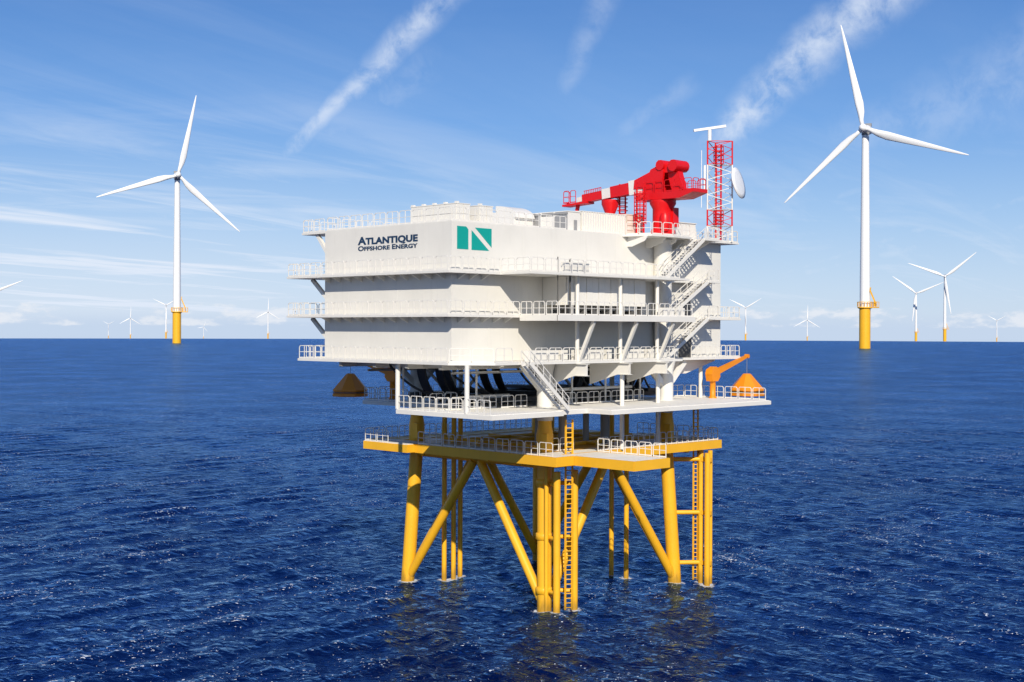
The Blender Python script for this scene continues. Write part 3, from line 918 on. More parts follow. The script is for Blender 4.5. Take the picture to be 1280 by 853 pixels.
# doors at the stair heads
for z, x0, x1 in ((ZB, 12.2, 13.4), (ZC, 11.5, 13.6)):
    dr_ = MB().box(x0, x1, TY0 - 0.05, TY0 - 0.012, z + 0.05, z + 2.3).build('door', 'dark', ts)
    MB().bar((x0 + .15, TY0 - .09, z + 1.1), (x0 + .35, TY0 - .09, z + 1.1), 0.05).build('handle', 'galv', dr_)
# pale plant room between the middle and upper decks
pr = MB().box(-8.46, 2.42, -11.14, TY0 - 0.02, 27.42, ZA - 0.22).build('louvre_room', 'white', ts)
n = 13
for i in range(n):
    x0 = -8.5 + i * (10.96 / n)
    MB().box(x0 + 0.02, x0 + 10.96 / n - 0.03, -11.26 - 0.03 * (i % 2), -11.15, 27.4, ZA - 0.23).build('cladding_panel', 'white', pr)
MB().box(-8.55, -8.47, -11.1, TY0 - .05, 27.4, ZA - .23).build('cladding_panel', 'white', pr)
for x in (-8.0, -4.6, -1.2, 2.0):
    MB().box(x - .12, x + .12, -11.0, -10.7, ZB, 27.42).build('support_foot', 'dark', pr)
for x in (-7.2, -5.6, -4.0, -2.2, -0.4, 1.2):
    MB().tube([(x, -10.8, ZB + .25), (x, -8.3, ZB + .25)], 0.28, 12).build('duct', 'dark', pr)
for x0, x1 in ((-13.6, -9.9), (-9.6, -8.7), (-7.6, -3.9), (-3.4, -2.7), (-1.7, 2.0), (2.5, 5.4)):
    MB().box(x0, x1, -11.5, -10.9, ZC + .01, ZC + .98).build('low_cabinet', 'white', ts)
for x0, x1 in ((2.7, 4.4), (4.9, 6.0)):
    MB().box(x0, x1, -13.2, -12.6, ZB + .01, ZB + .85).build('low_cabinet', 'white', ts)
cb_ = MB().box(-10.3, -7.0, -12.5, -12.1, ZA + 0.02, ZA + 1.0).build('windbreak', 'cream', ts)
MB().tube([(-11.0, -12.4, ZB), (-11.0, -12.4, ZA + 1.4)], 0.05, 8).build('pole', 'dark', ts)
MB().tube([(-9.2, -12.2, ZB + 0.6), (-9.2, -12.2, ZA + 1.3)], 0.09, 8).build('pole', 'dark', ts)
# crane pedestal through the decks
MB().lathe((8.0, -8.9), [(0.5, ZC - 0.0), (0.88, ZC + 1.9), (0.9, ZB - .21)], 28).build('crane_column', 'cream', ts)
MB().lathe((8.0, -8.9), [(0.9, ZB + .01), (0.9, ZA - .21)], 28).build('crane_column', 'cream', ts)
MB().lathe((8.0, -8.9), [(0.9, ZA + .01), (0.9, 33.5), (1.2, 34.12)], 28).build('crane_column', 'cream', ts)
cp = MB().prism([(2.6, TY0 - .02), (3.6, -11.1), (6.6, -11.4), (9.8, -11.1), (11.2, TY0 - .02)], TZ1 - 0.18, TZ1 + 0.0).build('crane_platform', 'white', ts)
for i, x in enumerate((3.4, 6.2, 8.0, 10.2)):
    MB().slab([(0, 0), (2.6, 0), (2.2, -0.45), (0.6, -0.95), (0, -0.95)], (x, TY0, TZ1 - 0.18), (0, -1, 0), (0, 0, 1), (1, 0, 0), -0.06, 0.06).build('bracket', 'white', cp)
rails([(2.9, -8.4), (3.7, -11.0), (6.6, -11.3), (9.7, -11.0)], TZ1, cp)

# lettering and emblem on the walls
def text_mesh(body, size, sx, ex):
    cu = bpy.data.curves.new('lettering', 'FONT')
    cu.body = body
    cu.size = size
    cu.extrude = 0.012
    cu.offset = ex
    cu.space_character = 1.04
    tmp = bpy.data.objects.new('tmp', cu)
    COL.objects.link(tmp)
    bpy.context.view_layer.update()
    me = bpy.data.meshes.new_from_object(tmp.evaluated_get(bpy.context.evaluated_depsgraph_get()))
    bpy.data.objects.remove(tmp)
    xs = [v.co.x for v in me.vertices]
    lo, hi = min(xs), max(xs)
    for v in me.vertices:
        v.co.x = (v.co.x - lo) * sx
    return me, (hi - lo) * sx
def word_line(words, y_left, y_right, zbase, big, small, ex):
    """small-capital line along the left wall; text runs towards -Y"""
    parts = []
    tot = 0.0
    for wi, wd in enumerate(words):
        for ch, sz in ((wd[0], big), (wd[1:], small)):
            me, wdt = text_mesh(ch, sz, 1.0, ex)
            parts.append((me, tot, ch))
            tot += wdt + (sz * 0.05 if len(ch) > 1 or ch != 'A' else -sz * 0.06)
        tot += small * 0.32
    tot -= small * 0.42
    k = (y_left - y_right) / tot
    for me, x0, ch in parts:
        for v in me.vertices:
            v.co.x *= k
        me.materials.clear()
        me.materials.append(M['navy'])
        o = place('lettering', me, ts, Vector((TX0 - 0.014, y_left - x0 * k, zbase)) - off, (R(90), 0, R(-90)))
word_line(['ATLANTIQUE'], 4.55, -3.75, 32.90, 0.98, 0.80, 0.036)
word_line(['OFFSHORE', 'ENERGY'], 4.50, -3.75, 32.33, 0.60, 0.50, 0.018)
def logo(poly):
    b = MB()
    b.slab(poly, (0, TY0 - 0.006, 0), (1, 0, 0), (0, 0, 1), (0, 1, 0), -0.012, 0.0)
    b.build('emblem', 'teal', ts)
logo([(-19.10, 34.02), (-18.05, 34.02), (-17.78, 33.78), (-17.78, 32.06), (-19.10, 32.06)])
logo([(-17.40, 33.74), (-17.40, 32.04), (-15.30, 32.04)])
logo([(-17.00, 33.98), (-15.0, 33.98), (-15.0, 32.32)])

# ------------------------------------------------------------------ things on the roof
ZR = TZ1 + 0.06
def roof_unit(label, x0, x1, y0, y1, h, nx, ny, name='ventilation_unit', cat='unit'):
    t_ = thing(name, label, cat, ((x0 + x1) / 2, (y0 + y1) / 2, ZR))
    MB().box(x0 + .05, x1 - .05, y0 + .05, y1 - .05, ZR, ZR + h - .02).build('casing', 'cream', t_)
    MB().box(x0 - .04, x1 + .04, y0 - .04, y1 + .04, ZR + h - .02, ZR + h + .05).build('lid', 'white', t_)
    for i in range(ny):
        a_, c_ = y0 + (y1 - y0) * i / ny, y0 + (y1 - y0) * (i + 1) / ny
        for za, zb in ((0.02, h * .5 - .02), (h * .5 + .01, h - .03)):
            MB().box(x0 - .01, x0 + .05, a_ + .03, c_ - .03, ZR + za, ZR + zb).build('panel', 'cream', t_)
    for i in range(nx):
        a_, c_ = x0 + (x1 - x0) * i / nx, x0 + (x1 - x0) * (i + 1) / nx
        for za, zb in ((0.02, h * .5 - .02), (h * .5 + .01, h - .03)):
            MB().box(a_ + .03, c_ - .03, y0 - .01, y0 + .05, ZR + za, ZR + zb).build('panel', 'cream', t_)
    for i in range(ny + 1):
        MB().box(x0 + .02, x0 + .3, y0 + (y1 - y0 - .3) * i / ny, y0 + (y1 - y0 - .3) * i / ny + .3, ZR + h + .051, ZR + h + .2).build('lifting_lug', 'white', t_)
    return t_
roof_unit('long cream box unit at the near roof corner above the lettering', -17.5, -15.9, -6.4, -0.3, 1.72, 2, 4)
roof_unit('short cream box unit beside the long one on the roof edge', -14.8, -13.2, -6.5, -4.6, 1.68, 2, 1)
def hood(label, x0, x1, y0, y1, h):
    t_ = thing('vent_hood', label, 'vent', ((x0 + x1) / 2, (y0 + y1) / 2, ZR))
    MB().box(x0, x1, y0, y1, ZR, ZR + h * .55).build('base', 'white', t_)
    n_ = 10
    prof = [(0, 0)] + [((y1 - y0) * (1 - math.cos(i / n_ * math.pi / 2)), h * .5 * math.sin(i / n_ * math.pi / 2)) for i in range(1, n_ + 1)] + [(y1 - y0, 0)]
    b = MB().slab(prof, (x0, y0 - .3, ZR + h * .55 + .002), (0, 1, 0), (0, 0, 1), (1, 0, 0), 0, x1 - x0)
    b.build('hood', 'white', t_)
hood('rounded white vent hood on the roof right of the teal logo', -6.6, -4.1, -2.6, 0.2, 2.45)
hood('smaller rounded vent hood between the larger hood and the long container', -3.6, -2.4, 1.9, 4.2, 2.3)
def container(label, x0, x1, y0, y1, h, mat, rib, louvre=False, name='equipment_container'):
    t_ = thing(name, label, 'container', ((x0 + x1) / 2, (y0 + y1) / 2, ZR))
    MB().box(x0 + .06, x1 - .06, y0 + .06, y1 - .06, ZR, ZR + h).build('body', mat, t_)
    MB().box(x0, x1, y0, y1, ZR + h, ZR + h + .08).build('top_rail', mat, t_)
    if rib:
        n_ = int((x1 - x0) / rib)
        for i in range(n_):
            xx = x0 + .06 + i * (x1 - x0 - .12) / n_
            MB().box(xx + .04, xx + rib * .62, y0 - .04, y0 + .06, ZR + .02, ZR + h - .02).build('rib', mat, t_)
    if louvre:
        n_ = 5
        for i in range(n_):
            a_, c_ = y0 + (y1 - y0) * i / n_, y0 + (y1 - y0) * (i + 1) / n_
            MB().box(x0 - .02, x0 + .06, a_ + .06, c_ - .06, ZR + .15, ZR + h - .35).build('louvre_panel', 'grey' if i % 2 == 0 else mat, t_)
            MB().box(x0 - .05, x0 + .06, c_ - .06, c_ + .06, ZR, ZR + h).build('frame_post', mat, t_)
        MB().box(x0 - .08, x0 + .06, y0, y1, ZR + h - .22, ZR + h - .08).build('cable_tray', 'grey', t_)
        MB().box(x1 - 1.0, x1 - .6, y0 - .02, y0 + .06, ZR + .1, ZR + 1.1).build('hatch', 'grey', t_)
    return t_
container('white container with grey louvred side in front of the vent hoods', -3.9, -1.98, -7.0, 1.6, 1.85, 'white', 0, True)
container('white ribbed container in the middle of the roof edge', -1.88, 4.66, -7.0, -4.4, 1.98, 'white', 0.36)
tc = container('pale tan end box between the ribbed container and the red crane', 4.74, 7.3, -7.0, -4.2, 2.08, 'tan', 0)
for i in range(4):
    for j in range(4):
        MB().box(4.80 + i * .61, 5.36 + i * .61, -7.02, -6.93, ZR + .06 + j * .5, ZR + .50 + j * .5).build('panel', 'tan', tc)
wb = thing('white_cabinet', 'plain white cabinet between the red crane and the lattice mast', 'cabinet', (14.9, -5, ZR))
MB().box(13.2, 16.9, -6.2, -3.8, ZR, ZR + 1.9).build('body', 'white', wb)
MB().box(13.1, 17.0, -6.3, -3.7, ZR + 1.9, ZR + 1.98).build('lid', 'white', wb)
MB().lathe((13.9, -5.6), [(.5, ZR + 1.981), (.55, ZR + 2.1), (.3, ZR + 2.2)], 16).build('fan_cowl', 'grey', wb)

# ------------------------------------------------------------------ red pedestal crane
CX, CY = 8.0, -8.9
cr = thing('pedestal_crane', 'red pedestal crane with red and white boom on the substation roof', 'crane', (CX, CY, TZ1))
MB().lathe((CX, CY), [(1.15, TZ1 + .01), (1.25, 34.7), (1.25, 35.0), (1.02, 35.3), (1.02, 37.2), (1.3, 37.7), (1.3, 38.05)], 28).build('pedestal', 'red', cr)
b = MB()
b.lathe((CX - .75, CY - .85), [(.35, 34.9), (.5, 35.2), (.5, 36.4), (.35, 36.7)], 16)
b.build('winch_drum', 'red', cr)
MB().box(CX + .1, CX + 1.0, CY - 1.2, CY - .7, 35.4, 37.3).build('control_box', 'red', cr)
# slewing platform
sp = MB().slab([(2.6, 38.1), (2.6, 38.75), (-3.6, 38.75), (-4.6, 38.9), (-4.6, 38.55), (-2.9, 38.06)], (CX, CY, 0), (0, 1, 0), (0, 0, 1), (1, 0, 0), -1.15, 1.15)
spo = sp.build('slew_platform', 'red', cr)
rails([(CX - 1.1, CY + 2.6), (CX - 1.1, CY - 4.5), (CX + 1.1, CY - 4.5), (CX + 1.1, CY + 2.6)], 38.76, spo, 1.15, 1.2, 'red')
# king post: two cheek plates and the winch heads
for s_ in (-1, 1):
    MB().slab([(1.9, 38.7), (-0.7, 38.7), (-0.55, 39.6), (-0.75, 40.9), (-0.2, 41.5), (0.9, 41.1)], (CX + s_ * .75, CY, 0), (0, 1, 0), (0, 0, 1), (1, 0, 0), -.14, .14).build('cheek_plate', 'red', cr)
MB().tube([(CX - 1.0, CY - .35, 41.45), (CX + 1.0, CY - .35, 41.45)], .52, 10).build('winch_drum', 'red', cr)
MB().tube([(CX - 1.0, CY - 1.95, 41.3), (CX + 1.0, CY - 1.95, 41.3)], .58, 10).build('winch_drum', 'red', cr)
MB().bar((CX, CY - 2.1, 38.8), (CX, CY - 1.35, 41.2), 1.3, 0.75).build('back_stay', 'red', cr)
MB().slab([(1.2, 39.3), (3.3, 39.35), (3.2, 40.25), (0.1, 41.3), (-.2, 40.7)], (CX, CY, 0), (0, 1, 0), (0, 0, 1), (1, 0, 0), -.6, .6).build('boom_heel', 'red', cr)
MB().box(CX - .7, CX + .7, CY - 1.9, CY - .3, 40.7, 41.5).build('winch_frame', 'red', cr)
# boom in painted lengths, along +Y and a little downwards
BD = Vector((0.0, 1.0, -0.095)).normalized()
b0 = Vector((CX, CY + 1.5, 39.75))
segs = [(0.6, 2.5, 'white', 1.45, 1.06), (2.5, 5.0, 'red', 1.15, 1.0), (5.0, 6.2, 'white', 1.02, 0.9), (6.2, 9.0, 'red', 0.85, 0.78), (9.0, 9.8, 'white', .5, .6)]
for s0, s1, c_, h_, w_ in segs:
    MB().bar(b0 + BD * (s0 + .005), b0 + BD * (s1 - .005), w_, h_).build('boom_section', c_, cr)
tip = b0 + BD * 9.8
tp = MB().bar(tip - BD * 1.6 + Vector((0, 0, -.5)), tip + BD * 1.8 + Vector((0, 0, -.35)), 1.3, .22).build('boom_tip', 'red', cr)
MB().bar(tip + Vector((0, 0, -.2)), tip + Vector((0, .25, -1.1)), .3, .3).build('hook_sheave', 'red', cr)
rails([(tip.x - .6, tip.y - .2), (tip.x - .6, tip.y + 1.7), (tip.x + .6, tip.y + 1.7)], tip.z - .3, tp, 1.3, 1.0, 'red')
b = MB()
for i in range(10):
    p = b0 + BD * (6.3 + i * .25) + Vector((-.45, 0, .43))
    b.bar(p, p + Vector((0, 0, .3)), .05)
b.bar(b0 + BD * 6.3 + Vector((-.45, 0, .73)), b0 + BD * 8.7 + Vector((-.45, 0, .73)), .06)
b.build('boom_handrail', 'red', cr)
# boom rest with its caged ladder
br_ = thing('boom_rest', 'red funnel topped boom rest under the crane boom', 'boom rest', (CX, CY + 6.9, ZR))
MB().lathe((CX, CY + 6.9), [(.42, ZR), (.42, 36.9), (.9, 38.1), (.9, 38.55)], 18).build('post', 'red', br_)
lad = ladder(br_, CX + 0.9, CY + 6.0, .7, -.7, ZR, 40.2, 'red', half=.3)
b = MB()
for i in range(12):
    z = ZR + 1.0 + i * .4
    pts = [(CX + .9 + .55 * math.cos(t), CY + 6.0 + .55 * math.sin(t), z) for t in [k * math.pi / 5 for k in range(11)]]
    b.tube(pts, .035, 5, False)
b.build('ladder_cage', 'red', br_)
# caged ladder at the pedestal
lad = ladder(cr, CX - 2.3, CY + 1.0, .7, -.7, TZ1 + .02, 39.2, 'red', half=.35)
b = MB()
for i in range(8):
    z = 35.8 + i * .4
    b.tube([(CX - 2.3 + .6 * math.cos(t), CY + 1.0 + .6 * math.sin(t), z) for t in [k * math.pi / 5 for k in range(11)]], .035, 5, False)
for k in range(5):
    t = k * 2 * math.pi / 5
    b.bar((CX - 2.3 + .6 * math.cos(t), CY + 1.0 + .6 * math.sin(t), 35.6), (CX - 2.3 + .6 * math.cos(t), CY + 1.0 + .6 * math.sin(t), 38.8), .07)
b.build('ladder_cage', 'red', cr)

# ------------------------------------------------------------------ lattice mast
MX, MY = 17.75, -8.35
ms = thing('lattice_mast', 'tall red and white lattice mast with radar bar and round dish', 'mast', (MX, MY, TZ1))
hw = 1.28
legs = [(MX - hw * .55, MY + hw * .75), (MX + hw * 1.1, MY - hw * 1.05), (MX - hw * .9, MY - hw * .25)]
corner = [(MX - hw * .72, MY + hw * .72 - .35), (MX + hw * .72 + .1, MY - hw * .72 - .25), (MX + .9, MY + .9)]
bands = [(TZ1 + .05, 36.1, 'galv'), (36.1, 37.8, 'red'), (37.8, 42.5, 'galv'), (42.5, 45.0, 'red')]
for (x, y) in corner:
    for z0, z1, c_ in bands:
        MB().tube([(x, y, z0), (x, y, z1)], .085, 8).build('mast_leg', c_, ms)
for i in range(3):
    p, q = corner[i], corner[(i + 1) % 3]
    for z0, z1, c_ in bands:
        n_ = max(1, round((z1 - z0) / .8))
        b = MB()
        for k in range(n_):
            za, zb = z0 + (z1 - z0) * k / n_, z0 + (z1 - z0) * (k + 1) / n_
            a_, c2_ = (p, q) if k % 2 == 0 else (q, p)
            b.bar((*a_, za), (*c2_, zb), .06)
        b.bar((*p, z0), (*q, z0), .06)
        b.bar((*p, z1), (*q, z1), .06)
        b.build('lattice', c_, ms)
ladder(ms, MX + .1, MY - .1, .7, -.7, TZ1 + .1, 44.6, 'red', half=.26)
for z0, z1 in ((36.3, 37.7), (42.6, 44.4)):
    b = MB()
    for i in range(5):
        z = z0 + (z1 - z0) * i / 4
        b.tube([(MX + .1 + .5 * math.cos(t), MY - .1 + .5 * math.sin(t), z) for t in [k * math.pi / 5 for k in range(11)]], .04, 5, False)
    for k in range(6):
        t = k * math.pi / 3
        b.bar((MX + .1 + .5 * math.cos(t), MY - .1 + .5 * math.sin(t), z0), (MX + .1 + .5 * math.cos(t), MY - .1 + .5 * math.sin(t), z1), .06)
    b.build('ladder_cage', 'red', ms)
x, y = corner[0]
ra = MB().tube([(x + .15, y - .15, 45.0), (x + .15, y - .15, 46.15)], .2, 12).build('radar_post', 'tower', ms)
cc = Vector((x + .15, y - .15, 46.3))
ra_d = Vector((0.80, -0.60, 0.165)).normalized()
MB().bar(cc - ra_d * 1.75, cc + ra_d * 1.75, .28, .26).build('radar_bar', 'tower', ra)
for (dx, dy, z0, z1) in ((-.5, .4, 38, 44), (-.35, .1, 39.5, 42.4)):
    MB().tube([(x + dx, y + dy, z0), (x + dx, y + dy, z1)], .04 if dx < -.4 else .13, 8).build('whip_antenna', 'tower', ms)
# round dish
dn = (RGT * 0.90 - FWD * 0.52 + Vector((0, 0, 0.24))).normalized()
dc = Vector((corner[1][0], corner[1][1], 40.6)) + RGT * 0.62
a_, b_ = frame_of(dn)
v, f = [], []
rings = [(1.68, .0), (1.68, .10), (1.2, .16), (.6, .2), (.02, .22)]
back = [(1.2, -.22), (.6, -.4), (.02, -.46)]
allr = list(reversed(back)) + rings
for r_, d_ in allr:
    for k in range(32):
        t = 2 * math.pi * k / 32
        v.append(dc + dn * d_ + (a_ * math.cos(t) + b_ * math.sin(t)) * r_)
for i in range(len(allr) - 1):
    for k in range(32):
        f.append((i * 32 + k, i * 32 + (k + 1) % 32, (i + 1) * 32 + (k + 1) % 32, (i + 1) * 32 + k))
ds = MB().add(v, f, True).build('dish', 'tower', ms)
MB().tube([(corner[1][0], corner[1][1], 40.6), dc - dn * .4], .12, 8).build('dish_arm', 'galv', ds)

# ------------------------------------------------------------------ davits and hanging cones
def davit(label, base, out, boom_r, boom_h):
    out = Vector((*out, 0)).normalized()
    sd = Vector((-out.y, out.x, 0))
    t_ = thing('davit_crane', label, 'davit', base)
    B = Vector(base)
    MB().lathe((B.x, B.y), [(.42, B.z), (.42, B.z + .12), (.30, B.z + .2), (.30, B.z + 1.7), (.42, B.z + 1.8)], 16).build('post', 'orange', t_)
    # knuckle: a chamfered block
    MB().slab([(-.55, 1.75), (.35, 1.75), (.75, 2.2), (.65, 2.9), (.1, 3.25), (-.6, 2.95), (-.75, 2.5)], B, out, (0, 0, 1), sd, -.42, .42).build('slew_head', 'orange', t_)
    p0 = B + out * .3 + Vector((0, 0, 2.6))
    p1 = B + out * boom_r + Vector((0, 0, boom_h))
    bm_ = MB()
    d_ = (p1 - p0)
    a2, b2 = frame_of(d_)
    v = []
    for p, h_, w_ in ((p0, .30, .20), (p0.lerp(p1, .8), .19, .15), (p1, .13, .13)):
        for sa, sb in ((-1, -1), (1, -1), (1, 1), (-1, 1)):
            v.append(p + a2 * sa * w_ + b2 * sb * h_)
    f = [(0, 1, 2, 3), (11, 10, 9, 8)]
    for i in range(2):
        for k in range(4):
            f.append((i * 4 + k, i * 4 + (k + 1) % 4, (i + 1) * 4 + (k + 1) % 4, (i + 1) * 4 + k))
    bo = bm_.add(v, f).build('boom', 'orange', t_)
    MB().tube([p1 - sd * .22, p1 + sd * .22], .22, 12).build('sheave', 'orange', bo)
    return p1


def cone(label, top, r, h):
    base = Vector((top.x, top.y, top.z - h))
    t_ = thing('conical_cage', label, 'cone', base, 'orange cones hung from the davits')
    n_ = 8
    v, f = [], []
    lv = [(r, 0), (r * 1.02, .05), (r * 1.02, .30), (r * .93, .34), (r * .93, .52), (r * 1.0, .56), (r * 1.0, .70), (r * .24, h - .05), (r * .18, h)]
    for rr, z in lv:
        for k in range(n_):
            t = 2 * math.pi * (k + .5) / n_
            v.append((base.x + rr * math.cos(t), base.y + rr * math.sin(t), base.z + z))
    for i in range(len(lv) - 1):
        for k in range(n_):
            f.append((i * n_ + k, i * n_ + (k + 1) % n_, (i + 1) * n_ + (k + 1) % n_, (i + 1) * n_ + k))
    f += [tuple(reversed(range(n_))), tuple(range((len(lv) - 1) * n_, len(lv) * n_))]
    MB().add(v, f).build('shell', 'orange', t_)
    MB().tube([(base.x, base.y, base.z + .42 - .04), (base.x, base.y, base.z + .42 + .04)], r * .985, 16).build('hoop', 'dark', t_)
    return t_


def wire(parent, p, q):
    MB().tube([p, q], .025, 5).build('wire', 'grey', parent)


p1 = davit('sunlit orange davit crane at the right end of the cable deck', (15.4, -9.6, ZD), (1, .02), 6.2, 4.25)
ct = Vector((p1.x, p1.y, 20.6))
c_ = cone('sunlit orange faceted cone hanging right of the cable deck', ct, 1.85, 2.35)
wire(c_, (p1.x, p1.y, 20.55), (p1.x, p1.y, p1.z))
p1 = davit('shaded orange davit crane at the left end of the cable deck', (-10.2, 10.9, ZD), (-.08, 1), 6.2, 4.1)
ct = Vector((p1.x, p1.y, 20.6))
c_ = cone('shaded orange faceted cone hanging left of the cable deck', ct, 1.85, 2.35)
wire(c_, (p1.x, p1.y, 20.55), (p1.x, p1.y, p1.z))

# ------------------------------------------------------------------ wind turbines
HUB = 330.0
def blade_mesh(L):
    v, f = [], []
    st_ = [(0.0, .020, .020, 0), (.05, .020, .020, 0), (.13, .033, .017, 14), (.22, .040, .013, 12), (.38, .033, .009, 8), (.58, .025, .006, 4), (.78, .017, .004, 2), (.93, .010, .0025, 0), (.99, .005, .0015, 0), (1.0, .001, .0008, 0)]
    n_ = 10
    for s_, ch, th, tw in st_:
        for k in range(n_):
            t = 2 * math.pi * k / n_
            cx_ = math.cos(t) * ch
            cy_ = math.sin(t) * th
            if s_ > .08:
                cx_ += ch * .35
                cy_ *= (1.0 - .55 * math.cos(t + math.pi) * -1 * .6)
            a_ = R(tw)
            x_ = cx_ * math.cos(a_) - cy_ * math.sin(a_)
            y_ = cx_ * math.sin(a_) + cy_ * math.cos(a_)
            v.append((x_ * L, (y_ - .02 * s_ * s_) * L, s_ * L))
    m_ = len(st_)
    for i in range(m_ - 1):
        for k in range(n_):
            f.append((i * n_ + k, i * n_ + (k + 1) % n_, (i + 1) * n_ + (k + 1) % n_, (i + 1) * n_ + k))
    f += [tuple(reversed(range(n_))), tuple(range((m_ - 1) * n_, m_ * n_))]
    return MB().add(v, f, True).mesh('blade', 'tower')


BL = 160.0
TM = {}
TP = 62.0
TM['tower'] = MB().lathe((0, 0), [(7.6, TP), (7.5, TP + 40), (6.6, 200), (5.2, HUB - 7)], 28).mesh('tower', 'tower')
TM['transition_piece'] = MB().lathe((0, 0), [(8.3, -40), (8.3, TP - 2)], 28).mesh('transition_piece', 'yellow')
b = MB().lathe((0, 0), [(9.0, TP - 2), (11.0, TP - 1), (11.0, TP + .6), (7.7, TP + .61)], 24)
b.box(9, 21, -4, 4, TP - 1.0, TP + .62)
TM['work_platform'] = b.mesh('work_platform', 'yellow')
b = MB()
for k in range(16):
    t = 2 * math.pi * k / 16
    b.bar((10.8 * math.cos(t), 10.8 * math.sin(t), TP + 1), (10.8 * math.cos(t), 10.8 * math.sin(t), TP + 8), .7)
b.tube([(10.8 * math.cos(2 * math.pi * k / 16), 10.8 * math.sin(2 * math.pi * k / 16), TP + 8) for k in range(17)], .45, 6, False)
for (x_, y_) in ((12, -3.7), (16, -3.7), (20.6, -3.7), (20.6, 3.7), (16, 3.7), (12, 3.7)):
    b.bar((x_, y_, TP + 1), (x_, y_, TP + 8), .7)
b.bar((12, -3.7, TP + 8), (20.6, -3.7, TP + 8), .6)
b.bar((20.6, -3.7, TP + 8), (20.6, 3.7, TP + 8), .6)
b.bar((12, 3.7, TP + 8), (20.6, 3.7, TP + 8), .6)
TM['platform_railing'] = b.mesh('platform_railing', 'yellow')
b = MB()
b.bar((16, 0, TP + 1), (16, 0, TP + 9), 2.0)
b.bar((16, 0, TP + 8), (8.8, -1, TP + 25), 1.9)
b.bar((8.8, -1, TP + 25), (9.6, -1, TP + 30), 1.2)
TM['platform_davit'] = b.mesh('platform_davit', 'yellow')
# nacelle along -Y (rotor side) .. +Y
v, f = [], []
sec = [(-9, 4.5), (-4, 6.5), (8, 6.8), (18, 6.2), (22, 4.4)]
for y_, r_ in sec:
    for k in range(12):
        t = 2 * math.pi * (k + .5) / 12
        sq = 1.0 / max(abs(math.cos(t)), abs(math.sin(t))) ** .6
        v.append((r_ * math.cos(t) * sq * .9, y_, HUB + r_ * math.sin(t) * sq * .9))
for i in range(len(sec) - 1):
    for k in range(12):
        f.append((i * 12 + k, i * 12 + (k + 1) % 12, (i + 1) * 12 + (k + 1) % 12, (i + 1) * 12 + k))
f += [tuple(reversed(range(12))), tuple(range(48, 60))]
TM['nacelle'] = MB().add(v, f, True).mesh('nacelle', 'tower')
TM['cooler'] = MB().box(-5, 5, 14, 18, HUB + 6.2, HUB + 11).mesh('cooler', 'grey')
TM['yaw_collar'] = MB().lathe((0, 0), [(5.3, HUB - 9), (5.9, HUB - 8), (5.9, HUB - 4.5)], 20).mesh('yaw_collar', 'grey')
v, f = [], []
sec = [(-24, .3), (-23.2, 2.6), (-20.5, 5.0), (-15, 6.2), (-9.5, 6.0)]
for y_, r_ in sec:
    for k in range(18):
        t = 2 * math.pi * k / 18
        v.append((r_ * math.cos(t), y_, r_ * math.sin(t)))
for i in range(len(sec) - 1):
    for k in range(18):
        f.append((i * 18 + k, i * 18 + (k + 1) % 18, (i + 1) * 18 + (k + 1) % 18, (i + 1) * 18 + k))
f += [tuple(reversed(range(18))), tuple(range(72, 90))]
TM['hub'] = MB().add(v, f, True).mesh('hub', 'tower')
TM['blade'] = blade_mesh(BL)


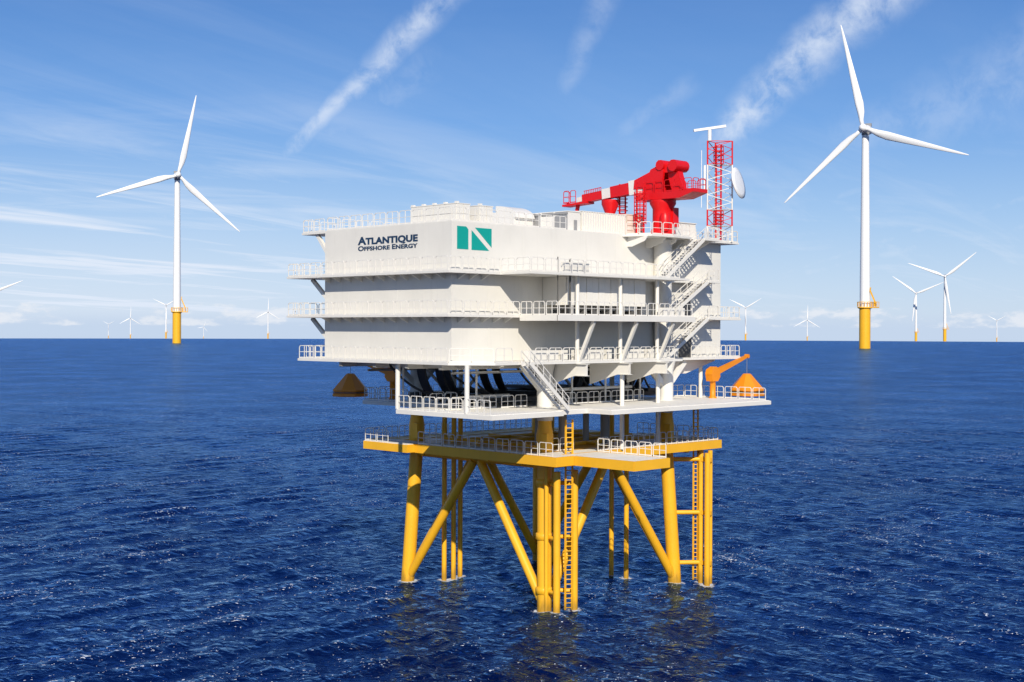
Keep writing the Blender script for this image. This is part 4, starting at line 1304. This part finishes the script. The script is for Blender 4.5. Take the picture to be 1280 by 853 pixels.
def turbine(label, px_, hub_y, d, first_angle, yaw=8.0, blade_px=None, base_z=None, group='far wind turbines along the horizon', plat=0.0):
    """stand a turbine where the photograph shows it: bearing from its column, size from its hub height"""
    roll = math.tan(R(ROLL)) * (px_ - 640)
    yy = hub_y - roll
    X_ = (px_ - 640) / FPX * d
    P_ = CAM + FWD * d + RGT * X_
    dist = math.hypot(d, X_)
    zw = -sea_drop(dist)
    zh = CAM.z + (EYE - yy) / FPX * d
    s_ = (zh - zw) / HUB
    bs_ = 1.0
    if blade_px:
        bs_ = blade_px / FPX * d / (BL + 4) / s_
    t_ = thing('wind_turbine', label, 'wind turbine', (P_.x, P_.y, zw), group)
    to_cam = (CAM - P_)
    ang = math.atan2(to_cam.y, to_cam.x) + math.pi / 2 + R(yaw)      # local -Y looks at the camera
    t_.rotation_euler = (0, 0, ang)
    t_.scale = (s_, s_, s_)
    for k in ('tower', 'transition_piece', 'nacelle'):
        o_ = place(k, TM[k], t_, (0, 0, 0))
        if k == 'transition_piece':
            pl = place('work_platform', TM['work_platform'], t_, (0, 0, 0), (0, 0, R(plat)))
            place('platform_railing', TM['platform_railing'], pl, (0, 0, 0))
            place('platform_davit', TM['platform_davit'], t_, (0, 0, 0), (0, 0, R(plat)))
        if k == 'nacelle':
            place('cooler', TM['cooler'], o_, (0, 0, 0))
    place('yaw_collar', TM['yaw_collar'], t_, (0, 0, 0))
    hb = place('hub', TM['hub'], t_, (0, 0, HUB))
    for k in range(3):
        # angle measured clockwise from straight up, as seen from the camera
        a_ = R(first_angle + 120 * k)
        bl = place('blade', TM['blade'], hb, Vector((math.sin(a_) * 3.5, -15, math.cos(a_) * 3.5)), (0, a_, 0))
        bl.scale = (bs_, bs_, bs_)
    return t_


near_g = 'two large wind turbines flanking the substation'
turbine('large wind turbine standing left of the substation', 221, 220, 2605, 12, 6, 103, group=near_g, plat=-10)
turbine('tallest wind turbine standing right of the substation and its red crane', 1081, 162, 2062, -12, -14, 134, group=near_g, plat=-10)
turbine('slender turbine right of the tallest one, its rotor a spread V', 1181, 346, 7000, 51, 0, 48)
turbine('smaller turbine between the tallest one and the slender one, rotor a spread V', 1145, 367, 7300, 67, 0, 36)
turbine('small turbine just right of the substation wall above the orange davit', 932, 385, 7600, 58, 0, 23)
turbine('faint small turbine between the substation and the tallest turbine', 1009, 400, 8000, 2, 0, 19)
turbine('tiny turbine at the far right edge of the horizon', 1246, 401, 7900, 60, 0, 12)
turbine('small turbine half hidden close beside the large left one', 207.5, 382, 7500, -63, 0, 18)
turbine('small turbine second left of the large left turbine, one blade straight up', 163, 398, 7700, 2, 0, 15)
turbine('tiniest turbine at the left, furthest from the large left one', 135.5, 405.5, 7900, -60, 0, 8)
turbine('tiny faint turbine just right of the large left one', 254.5, 409, 8100, 20, 0, 8)
turbine('small turbine midway between the large left one and the substation', 335, 390, 7600, 2, 0, 17)
turbine('turbine cut off by the left photo edge, only a blade showing', -22, 370, 6900, 67, 0, 52)
